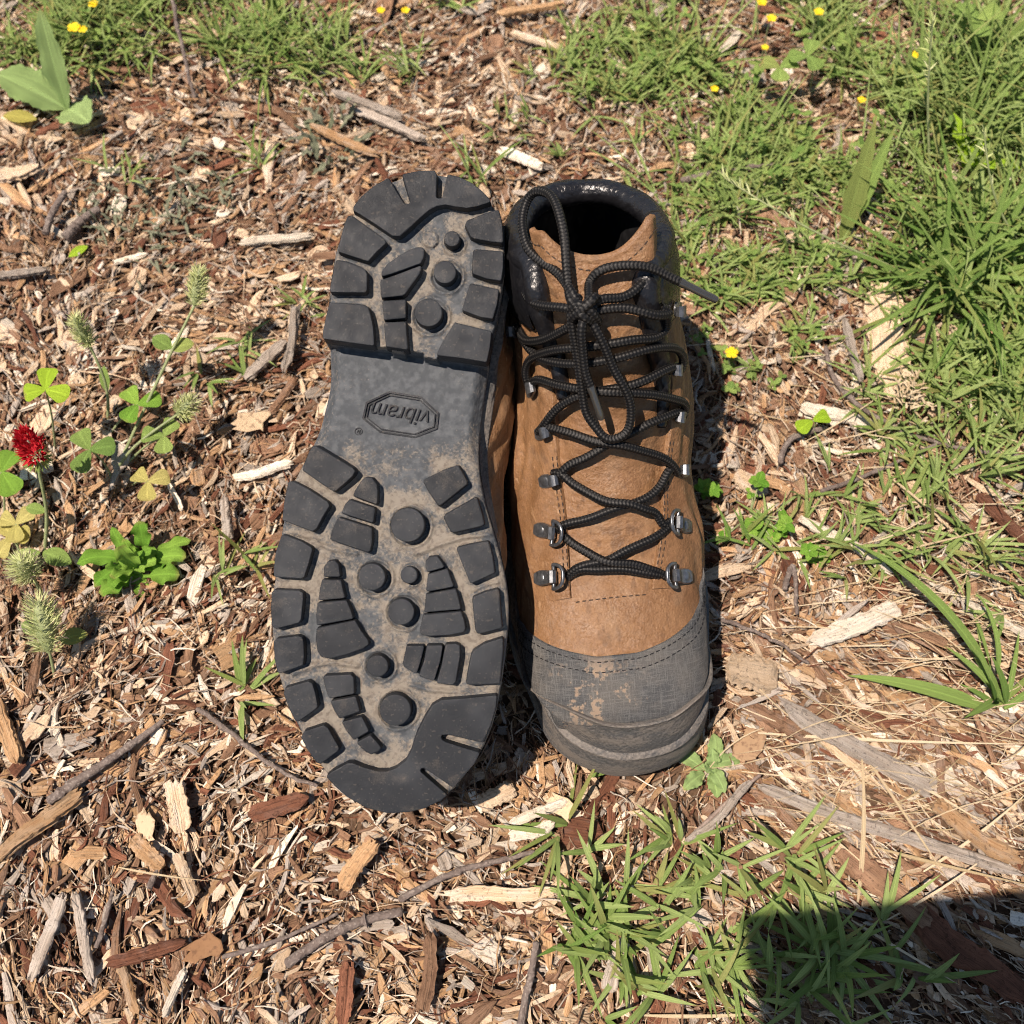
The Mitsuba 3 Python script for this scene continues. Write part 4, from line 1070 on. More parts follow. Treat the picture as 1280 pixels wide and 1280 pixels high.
_groups = {}
for kind, n, seed, single in (('strip', 60, 7, 60), ('splinter', 10500, 1, 215), ('sliver', 15000, 4, 0), ('flake', 12500, 2, 75), ('shred', 31000, 3, 0)):
    V, F, uv, ids, L, W, pos, yaw = chip_batch(n, kind, seed)
    vis, d = in_frame(pos, -0.01)
    hid = shapely.contains(R_FOOT.buffer(0.03), shapely.points(pos[:, 0], pos[:, 1])) | ((np.abs(pos[:, 0] + 0.06) < 0.065) & (np.abs(pos[:, 1] - 0.22) < 0.20))
    rank = np.where(vis & ~hid, L * W / d ** 2 * (0.4 + pos[:, 2] - gz(pos[:, 0], pos[:, 1])), 0)
    pick = np.argsort(-rank)[:single]
    rest = np.setdiff1d(np.arange(len(V)), pick)
    nm = {'strip': None, 'sliver': 'wood_slivers', 'splinter': 'wood_mulch', 'flake': 'bark_mulch', 'shred': 'wood_shreds'}[kind]
    if nm and len(rest):
        m, u = join(V[rest], F, uv[rest])
        add(nm, m, 'wood', None, False, uv=u)
        tag(nm, {'sliver': 'small wood slivers filling the mulch', 'splinter': 'loose mulch of split wood covering the ground', 'flake': 'small bark and wood flakes in the mulch', 'shred': 'thin shredded wood fibres in the mulch'}[kind], 'mulch', kind='stuff')
    for i in pick:
        if rank[i] <= 0: continue
        m, u = join(V[i:i + 1], F, uv[i:i + 1])
        key = add({'splinter': 'wood_chip', 'strip': 'wood_strip'}.get(kind, 'bark_flake'), m, 'wood', None, False, uv=u)
        size, way = looks(kind, L[i], W[i], yaw[i])
        lab = f"{size} {colour_name(ids[i])} { {'splinter': 'wood chip', 'strip': 'wood strip'}.get(kind, 'bark flake')}{way} {region(*pos[i, :2])}"
        tag(key, lab, {'splinter': 'wood chip', 'strip': 'wood strip'}.get(kind, 'bark flake'))
        _groups.setdefault(lab, []).append(key)
for lab, keys in _groups.items():
    if len(keys) > 1:
        for k in keys:
            labels[k]['group'] = 'loose: ' + lab
# ---------------------------------------------------------------- plants: materials and builders
def leaf_mat(name, a, b, yellow=0.0, rough=0.5, trans=0.7):
    def col(p, n, uv):
        k = dr.floor(uv.y / 4 + 0.5)
        v = uv.y - k * 4
        r, r2 = cell_rand(k, 1, 1), cell_rand(k, 2, 2)
        c = mix(a, b, r)
        c = mix(c, mi.Color3f(c) * 1.5, 0.5 * smoothstep(0.16, 0.04, dr.abs(v)))
        c = c * (0.86 + 0.28 * noise(v * 9, uv.x * 3, r * 50))
        c = mix(c, (0.30, 0.24, 0.09), yellow * smoothstep(0.75, 0.95, r2) + 0.6 * smoothstep(0.86, 1.0, uv.x) * smoothstep(0.5, 0.8, r2))
        return c
    scene[name] = {'type': 'principledthin', 'base_color': proc(col), 'roughness': rough, 'diff_trans': trans, 'spec_trans': 0.0, 'eta': 1.4}
    return name


leaf_mat('grass_green', (0.155, 0.230, 0.060), (0.310, 0.390, 0.145), 0.5)
leaf_mat('grass_dark', (0.105, 0.185, 0.042), (0.210, 0.300, 0.085), 0.3)
leaf_mat('leaf_bright', (0.105, 0.240, 0.030), (0.230, 0.380, 0.065))
leaf_mat('leaf_mid', (0.125, 0.215, 0.055), (0.250, 0.340, 0.095), 0.3)
leaf_mat('leaf_lime', (0.250, 0.400, 0.030), (0.330, 0.470, 0.050))
leaf_mat('leaf_yellow', (0.360, 0.330, 0.085), (0.470, 0.420, 0.160))
leaf_mat('leaf_grey', (0.170, 0.190, 0.120), (0.270, 0.280, 0.200))
leaf_mat('leaf_lettuce', (0.230, 0.330, 0.120), (0.290, 0.400, 0.160))
leaf_mat('straw_dry', (0.34, 0.26, 0.15), (0.55, 0.45, 0.31), 0.0, 0.6, 0.3)
leaf_mat('seed_bristle', (0.42, 0.47, 0.18), (0.62, 0.64, 0.36), 0.0, 0.6, 0.5)
bsdf('bristle_purple', (0.11, 0.07, 0.075), 0.6)
bsdf('stem_green', lambda p, n, uv: mix((0.16, 0.20, 0.08), (0.27, 0.30, 0.15), noise(p.x * 300, p.y * 300, p.z * 300)), 0.6)
bsdf('stem_brown', lambda p, n, uv: mix((0.16, 0.11, 0.09), (0.28, 0.22, 0.18), noise(p.x * 300, p.y * 300, p.z * 300)), 0.6)
bsdf('twig_bark', lambda p, n, uv: mix(mix((0.085, 0.062, 0.052), (0.20, 0.165, 0.145), fbm(p.x * 300, p.y * 300, p.z * 300, 3)), (0.34, 0.29, 0.25), 0.5 * smoothstep(0.55, 0.8, fbm(p.x * 900, p.y * 900, p.z * 900, 2))), 0.8,
     bump=lambda p, n, uv: fbm(p.x * 600, p.y * 600, p.z * 600, 3), bump_scale=0.0012, spec=0.15)
leaf_mat('petal_red', (0.42, 0.012, 0.025), (0.70, 0.050, 0.065), 0.0, 0.5, 0.5)
leaf_mat('petal_yellow', (0.78, 0.52, 0.02), (0.85, 0.66, 0.04), 0.0, 0.5, 0.5)


def blades(base, yaw, e0, droop, L, W, ids, ns=7, fold=0.25, side=0.0, round_=False):
    """Leaf blades as (n, V, 3) in metres: base (n, 3), yaw, elevation at the base, droop along it, length and width in mm."""
    n = len(base)
    s = np.linspace(0, 1, ns)[None]
    el = e0[:, None] - droop[:, None] * s ** 1.2
    yw = yaw[:, None] + np.broadcast_to(side, (n,))[:, None] * s
    ds = (L / 1000 / (ns - 1))[:, None]
    dx, dy, dz = np.cos(el) * np.cos(yw), np.cos(el) * np.sin(yw), np.sin(el)
    cs = lambda a: np.concatenate([np.zeros((n, 1)), np.cumsum(((a[:, 1:] + a[:, :-1]) / 2) * ds, 1)], 1)
    c = np.stack([cs(dx), cs(dy), cs(dz)], -1) + base[:, None]
    if round_:
        w = np.sin(np.pi * np.clip(s * 0.93 + 0.05, 0, 1)) ** 0.75
    else:
        w = np.minimum(1, 0.45 + s * 2.6) * (1 - s ** 2.4) ** 0.9
    w = w * (W / 2000)[:, None]
    lat = np.stack([-np.sin(yw), np.cos(yw), 0 * yw], -1)
    nrm = np.stack([-np.sin(el) * np.cos(yw), -np.sin(el) * np.sin(yw), np.cos(el)], -1)
    V = np.stack([c + lat * w[..., None] + nrm * (w * fold)[..., None], c, c - lat * w[..., None] + nrm * (w * fold)[..., None]], 2)
    uv = np.stack(np.broadcast_arrays(s[..., None], np.array([-1.0, 0, 1])[None, None] + 4.0 * ids[:, None, None]), -1)
    return V.reshape(n, ns * 3, 3), grid_faces(ns, 3), uv.reshape(n, ns * 3, 2)


def shoots(c, rng, nb, Lr, Wr, elev=(0.2, 1.2), stem=8.0, droop=(0.1, 0.9), aim=None):
    """Grass shoots at the ground points c (n, 2): (base, yaw, e0, droop, L, W) of nb blades each, on short leaning stems."""
    n = len(c)
    k = np.repeat(np.arange(n), nb)
    lean = rng.uniform(0, 2 * np.pi, n) if aim is None else aim + rng.normal(0, 0.5, n)
    h = rng.uniform(0.2, 1, len(k)) * stem / 1000
    z = gz(c[:, 0], c[:, 1]) + 0.004
    base = np.stack([c[k, 0] + np.cos(lean[k]) * h * 0.7, c[k, 1] + np.sin(lean[k]) * h * 0.7, z[k] + h * 0.8], 1)
    yaw = lean[k] + rng.normal(0, 1.0, len(k))
    return base, yaw, rng.uniform(*elev, len(k)), rng.uniform(*droop, len(k)), rng.uniform(*Lr, len(k)), rng.uniform(*Wr, len(k))


def blade_mesh(args, rng, **kw):
    V, F, uv = blades(*args, rng.integers(0, 3000, len(args[0])), **kw)
    return join(V, F, uv)


def ell(n, rng, c, rx, ry, power=0.5):
    a = rng.uniform(0, 2 * np.pi, n); r = rng.random(n) ** power
    return np.stack([c[0] + np.cos(a) * r * rx, c[1] + np.sin(a) * r * ry], 1)


def clear(c, margin=0.003):
    p = shapely.points(c[:, 0], c[:, 1])
    lying = shapely.box(-0.115, 0.055, 0.0, 0.33)
    return c[~shapely.contains(R_FOOT.buffer(margin), p) & ~shapely.contains(lying, p)]


def patchy(c, lim):
    """Keeps the points where the turf has taken hold, so that bare mulch shows between."""
    return c[meshkit.fbm(np.c_[c * 26, np.zeros(len(c))], 3, 31) > lim]


rng = np.random.default_rng(5)
# ---- grass and ground cover that nobody could count: (centre, half-axes in m, shoots, blades, length range, width range)
DENSE_GRASS = [
    ((-0.2705, 0.6174), 0.13, 0.055, 260, 4, (18, 55), (1.4, 2.6)), ((-0.1450, 0.5902), 0.07, 0.045, 93, 4, (15, 42), (1.3, 2.4)), ((-0.0828, 0.6277), 0.05, 0.035, 68, 4, (12, 34), (1.3, 2.4)),
    ((-0.3525, 0.5826), 0.05, 0.06, 80, 4, (14, 40), (1.3, 2.4)), ((-0.3164, 0.6866), 0.30, 0.08, 260, 4, (18, 55), (1.4, 2.6)),
    ((0.2351, 0.5675), 0.16, 0.11, 384, 4, (12, 40), (1.3, 2.6)), ((0.3308, 0.5236), 0.10, 0.12, 260, 4, (14, 48), (1.4, 2.8)), ((0.1562, 0.4480), 0.055, 0.11, 204, 4, (9, 26), (1.3, 2.4)),
    ((0.0916, 0.5637), 0.065, 0.045, 93, 4, (12, 36), (1.4, 2.6)), ((0.0284, 0.5512), 0.035, 0.018, 37, 4, (10, 24), (1.4, 2.4)), ((0.0447, 0.5164), 0.055, 0.028, 55, 4, (8, 22), (1.3, 2.2)),
    ((0.2799, 0.6866), 0.30, 0.09, 260, 4, (14, 45), (1.4, 2.6)), ((0.2246, 0.4349), 0.09, 0.07, 148, 4, (10, 34), (1.4, 2.8)), ((0.3065, 0.3248), 0.05, 0.06, 80, 4, (16, 44), (1.8, 3.2)),
    ((0.1595, 0.3660), 0.035, 0.045, 55, 4, (9, 24), (1.3, 2.4)), ((0.2660, 0.2910), 0.06, 0.045, 37, 4, (12, 34), (1.6, 3.0)), ((0.2796, 0.2273), 0.045, 0.05, 37, 4, (14, 40), (1.6, 3.0)),
    ((0.1978, 0.2171), 0.055, 0.035, 26, 4, (10, 28), (1.5, 2.8)), ((0.3165, 0.4885), 0.06, 0.10, 110, 4, (40, 95), (1.6, 3.0)), ((0.2075, 0.5236), 0.15, 0.12, 90, 3, (35, 75), (1.2, 2.2)), ((0.3563, 0.3721), 0.06, 0.2, 136, 4, (14, 45), (1.5, 3.0)),
]
_args = []
for c, rx, ry, n, nb, Lr, Wr in DENSE_GRASS:
    pts = patchy(clear(ell(int(n * 1.25), rng, c, rx, ry, 0.6)), 0.47)
    _args.append(shoots(pts, rng, nb, Lr, Wr))
m, uv = blade_mesh([np.concatenate([a[i] for a in _args]) for i in range(6)], rng)
add('grass', m, 'grass_green', None, True, uv=uv)
tag('grass', 'short green grass growing thickly through the mulch', 'grass', kind='stuff')


def leaflets(pts, rng, nb, Lr, hr):
    k = np.repeat(np.arange(len(pts)), nb)
    z = gz(pts[:, 0], pts[:, 1])[k] + 0.004 + rng.uniform(*hr, len(pts))[k] / 1000
    L = rng.uniform(*Lr, len(pts))[k] * rng.uniform(0.8, 1.1, len(k))
    yaw = (rng.uniform(0, 6.28, len(pts))[k] + np.tile(np.arange(nb), len(pts)) * 6.283 / nb + rng.normal(0, 0.2, len(k)))
    return np.stack([pts[k, 0], pts[k, 1], z], 1), yaw, rng.normal(0.15, 0.35, len(k)), rng.uniform(0, 0.7, len(k)), L, L * rng.uniform(0.6, 0.9, len(k))


_args = []
for c, rx, ry, n, Lr, hr in [((0.2351, 0.5675), 0.17, 0.12, 345, (3, 7), (2, 26)), ((0.1556, 0.4414), 0.06, 0.12, 249, (3, 6), (1, 10)), ((0.3320, 0.5308), 0.10, 0.13, 145, (3, 7), (2, 26)), ((-0.2700, 0.6134), 0.14, 0.05, 115, (3, 6), (2, 22)), ((0.1025, 0.5526), 0.07, 0.05, 65, (3, 6), (1, 14)),
                             ((0.1487, 0.3600), 0.035, 0.06, 72, (3, 6), (1, 9)), ((0.2353, 0.4349), 0.08, 0.06, 84, (3, 7), (1, 12)), ((-0.0945, 0.6253), 0.06, 0.03, 42, (4, 7), (1, 14))]:
    _args.append(leaflets(patchy(clear(ell(n, rng, c, rx, ry, 0.6)), 0.45), rng, 3, Lr, hr))
m, uv = blade_mesh([np.concatenate([a[i] for a in _args]) for i in range(6)], rng, ns=5, round_=True, fold=0.15)
add('ground_cover', m, 'leaf_mid', None, True, uv=uv)
tag('ground_cover', 'low small-leaved green ground cover among the grass', 'ground cover', kind='stuff')

# dry straw lying across the mulch on the right
n = 290
c = np.concatenate([ell(110, rng, (0.2115, 0.0829), 0.085, 0.045), ell(80, rng, (0.2451, 0.1587), 0.06, 0.03), ell(100, rng, (0.2478, 0.3721), 0.10, 0.22)])
m, uv = blade_mesh((np.c_[c, gz(c[:, 0], c[:, 1]) + rng.uniform(0.006, 0.014, n)], rng.uniform(-0.7, 0.5, n) + np.pi * rng.integers(0, 2, n), rng.uniform(0.0, 0.10, n), rng.uniform(0.05, 0.3, n), rng.uniform(20, 85, n), rng.uniform(0.35, 0.95, n)), rng, ns=9, side=rng.normal(0, 0.5, n))
add('dry_straw', m, 'straw_dry', None, True, uv=uv)
tag('dry_straw', 'thin dry straw scattered over the mulch on the right', 'straw', kind='stuff')

# ---- single tufts: (label, base, shoots, spread, blades, length, width, elevation)
TUFTS = [
    ('largest bright grass tuft growing in front of the boot toes', (0.0493, 0.0103), 16, 0.034, 4, (16, 36), (2.4, 3.9), 'grass_green'),
    ('dense low grass tuft beside the largest tuft before the toes', (0.0396, -0.0104), 7, 0.018, 4, (12, 30), (2.3, 3.6), 'grass_dark'),
    ('grass tuft with upright blades between the toe tuft and the shadow', (0.0995, 0.0239), 10, 0.024, 4, (14, 34), (2.3, 3.6), 'grass_green'),
    ('grass tuft half in the dark shadow at the lower edge', (0.1401, -0.0048), 14, 0.030, 4, (18, 42), (2.5, 4.0), 'grass_green'),
    ('grass tuft fully inside the dark shadow', (0.1740, -0.0252), 12, 0.032, 4, (18, 42), (2.5, 4.0), 'grass_green'),
    ('grass tuft at the bottom edge left of the shadow', (0.0960, -0.0252), 12, 0.026, 4, (16, 36), (2.2, 3.4), 'grass_green'),
    ('small grass tuft at the bottom edge below the toe tuft', (0.0635, -0.0360), 5, 0.020, 4, (14, 30), (2.3, 3.6), 'grass_green'),
    ('small pale grass sprig with two tall blades right under the upright toe', (0.0273, 0.0437), 3, 0.004, 4, (22, 38), (2.2, 3.4), 'grass_green'),
    ('fan-shaped grass sprig lying beside the shadow on pale wood', (0.1440, 0.0337), 3, 0.003, 5, (20, 40), (2.4, 3.4), 'grass_green'),
    ('flat grass tuft between the rosette weed and the lugged sole', (-0.1653, 0.1898), 4, 0.014, 4, (18, 34), (1.6, 2.6), 'grass_green'),
    ('small grass tuft against the left edge of the toe lugs', (-0.1502, 0.1168), 3, 0.010, 4, (16, 32), (2.3, 3.6), 'grass_green'),
    ('grass tuft left of the heel lugs near the grey wood splints', (-0.1787, 0.3277), 5, 0.024, 4, (12, 28), (1.8, 3.0), 'grass_green'),
    ('little bright grass tuft touching the left side of the heel', (-0.1278, 0.3690), 4, 0.010, 5, (8, 18), (1.6, 2.6), 'grass_green'),
    ('thin grass tuft behind the heel of the upturned boot', (-0.0218, 0.4714), 3, 0.008, 4, (25, 48), (1.6, 2.6), 'grass_green'),
    ('lone grass tuft on bare mulch far behind the boots', (-0.0628, 0.5600), 3, 0.012, 4, (16, 34), (1.4, 2.4), 'grass_green'),
    ('small grass tuft in the far left mulch near the grey weed', (-0.1691, 0.4714), 3, 0.008, 4, (14, 30), (1.2, 2.2), 'grass_green'),
    ('thin grass tuft beside the two grey sticks', (-0.2640, 0.4680), 3, 0.008, 4, (14, 28), (1.2, 2.0), 'grass_green'),
    ('upright grass tuft in the far clearing beyond the dark weed', (-0.1631, 0.5637), 3, 0.014, 4, (22, 46), (1.3, 2.2), 'grass_dark'),
    ('grass sprig with spread blades beside the curved twig', (0.2220, 0.2746), 3, 0.006, 5, (18, 36), (2.0, 3.0), 'grass_green'),
    ('low grass tuft between the spurge and the straw', (0.1960, 0.2021), 4, 0.024, 4, (14, 30), (1.6, 2.8), 'grass_green'),
    ('grass tuft at the right edge above the wide blade', (0.2738, 0.1801), 5, 0.022, 4, (16, 38), (1.8, 3.0), 'grass_green'),
    ('broad-bladed grass tuft at the right edge beside the straw', (0.2622, 0.1132), 3, 0.012, 4, (24, 48), (3.0, 5.0), 'grass_dark'),
    ('grass tuft growing round the pale flat board', (0.2371, 0.3690), 5, 0.026, 4, (14, 36), (1.8, 3.2), 'grass_dark'),
    ('grass sprig against the right side of the upright boot', (0.1330, 0.2021), 3, 0.010, 4, (14, 30), (1.8, 2.8), 'grass_dark'),
]
for lab, c, ns_, sp, nb, Lr, Wr, mat in TUFTS:
    pts = clear(ell(ns_, rng, c, sp, sp * 0.9, 0.6))
    a = shoots(pts, rng, nb, Lr, Wr, elev=(0.15, 1.15), stem=10)
    m, uv = blade_mesh(a, rng)
    key = add('grass_tuft', m, mat, None, True, uv=uv)
    tag(key, lab, 'grass tuft')

# the big tuft on the right
n = 120
c = ell(n, rng, (0.2881, 0.3812), 0.022, 0.020)
yaw = rng.uniform(-0.4, 2 * np.pi - 0.4, n)
m, uv = blade_mesh((np.c_[c, gz(c[:, 0], c[:, 1]) + 0.003], yaw, rng.uniform(0.25, 1.15, n), rng.uniform(0.3, 1.2, n), rng.uniform(45, 105, n), rng.uniform(2.6, 4.6, n)), rng, ns=10, side=rng.normal(0, 0.25, n))
key = add('grass_clump', m, 'grass_dark', None, True, uv=uv); tag(key, 'large clump of long arching dark green grass on the right', 'grass clump')


def one_blade(name, lab, p0, p1, width, mat, arch=0.008, catg='grass', n=16):
    p0, p1 = np.array(p0), np.array(p1)
    d = np.linalg.norm((p1 - p0)[:2]); yaw = math.atan2(*(p1 - p0)[:2][::-1])
    L = d * 1000
    base = np.array([[*p0[:2], gz(*p0[:2]) + (p0[2] if len(p0) > 2 else 0.010)]])
    e0 = math.atan2(4 * arch, d)
    m, uv = blade_mesh((base, np.array([yaw - 0.06]), np.array([e0]), np.array([2 * e0]), np.array([L]), np.array([width])), rng, ns=n, side=np.array([0.12]), fold=0.35)
    key = add(name, m, mat, None, True, uv=uv); tag(key, lab, catg)


one_blade('long_grass', 'single wide glossy grass blade slanting across the mulch at right', (0.2630, 0.1257), (0.1853, 0.2111), 6.2, 'grass_dark', 0.022)
one_blade('long_grass', 'pale flat broad blade lying level near the right edge', (0.2571, 0.1097), (0.1824, 0.1275), 8.5, 'leaf_mid', 0.006)
one_blade('long_grass', 'narrow dark blade hanging near the right edge beside the wide blade', (0.2671, 0.1288), (0.2600, 0.1801), 3.2, 'grass_dark', 0.012)
one_blade('long_grass', 'short green blade lying against the toe of the upright boot', (0.0408, 0.0736), (0.0594, 0.0778), 2.4, 'grass_green', 0.004)
for lab, a, b, w in [
    ('golden straw standing up and down right of the toes', (0.1758, 0.0111), (0.1870, 0.0936), 2.6), ('long golden straw running level above the long pale strip', (0.1329, 0.0966), (0.2799, 0.0906), 1.9),
    ('slanting straw crossing the golden upright straw', (0.1881, 0.0850), (0.2232, 0.0200), 1.8), ('long straw climbing from the shadow to the right edge', (0.2117, 0.0258), (0.2757, 0.0682), 1.8),
    ('pale straw running from the upright straw to the lower right', (0.1883, 0.0377), (0.2664, 0.0188), 1.9), ('straw lying along the shadow edge', (0.1898, 0.0027), (0.2511, 0.0377), 1.4),
    ('fine pale straw right of the wide blade', (0.2020, 0.1947), (0.2918, 0.2161), 1.3), ('straw bent beside the bleached board', (0.1701, 0.0979), (0.2525, 0.0457), 2.2),
    ('thin cream straw lying in the near left mulch', (-0.2016, 0.0278), (-0.1509, 0.0208), 1.1), ('pale straw in the shadow corner', (0.1715, 0.0027), (0.2216, -0.0277), 1.5),
    ('long pale straw at the very bottom edge', (0.0633, -0.0407), (0.1367, -0.0385), 1.8), ('straw beside the curved twig', (0.2232, 0.2480), (0.2675, 0.1972), 1.6),
]:
    one_blade('straw', lab, a, b, w, 'straw_dry', 0.004, 'straw', 14)

# ---------------------------------------------------------------- sticks, boards and larger pieces of wood
def idfor(colour, rng):
    while True:
        k = int(rng.integers(4000, 8000))
        if colour_name(k) == colour: return k


def top(x, y, h=0.0): return gz(x, y) + 0.0085 + h / 1000


def board(name, lab, a, b, W, Th, colour, lift=0.0, tilt=0.0, catg='wood piece', rough=0.7, bend=0.35):
    a, b = np.array(a), np.array(b)
    L = np.linalg.norm(b - a) * 1000
    V, F, uv = splinters(np.array([L]), np.array([W]), np.array([Th]), np.array([idfor(colour, rng)]), rng, ns=18, sides=14, rough=rough, bend=bend)
    c = (a + b) / 2
    V = spread(V, np.array([[c[0], c[1], top(*c, lift) + Th / 2000]]), np.array([math.atan2(b[1] - a[1], b[0] - a[0])]), np.array([tilt]), np.array([rng.normal(0, 0.1)]))
    m, u = join(V, F, uv)
    tag(add(name, m, 'wood', None, 30 if False else False, uv=u), lab, catg)


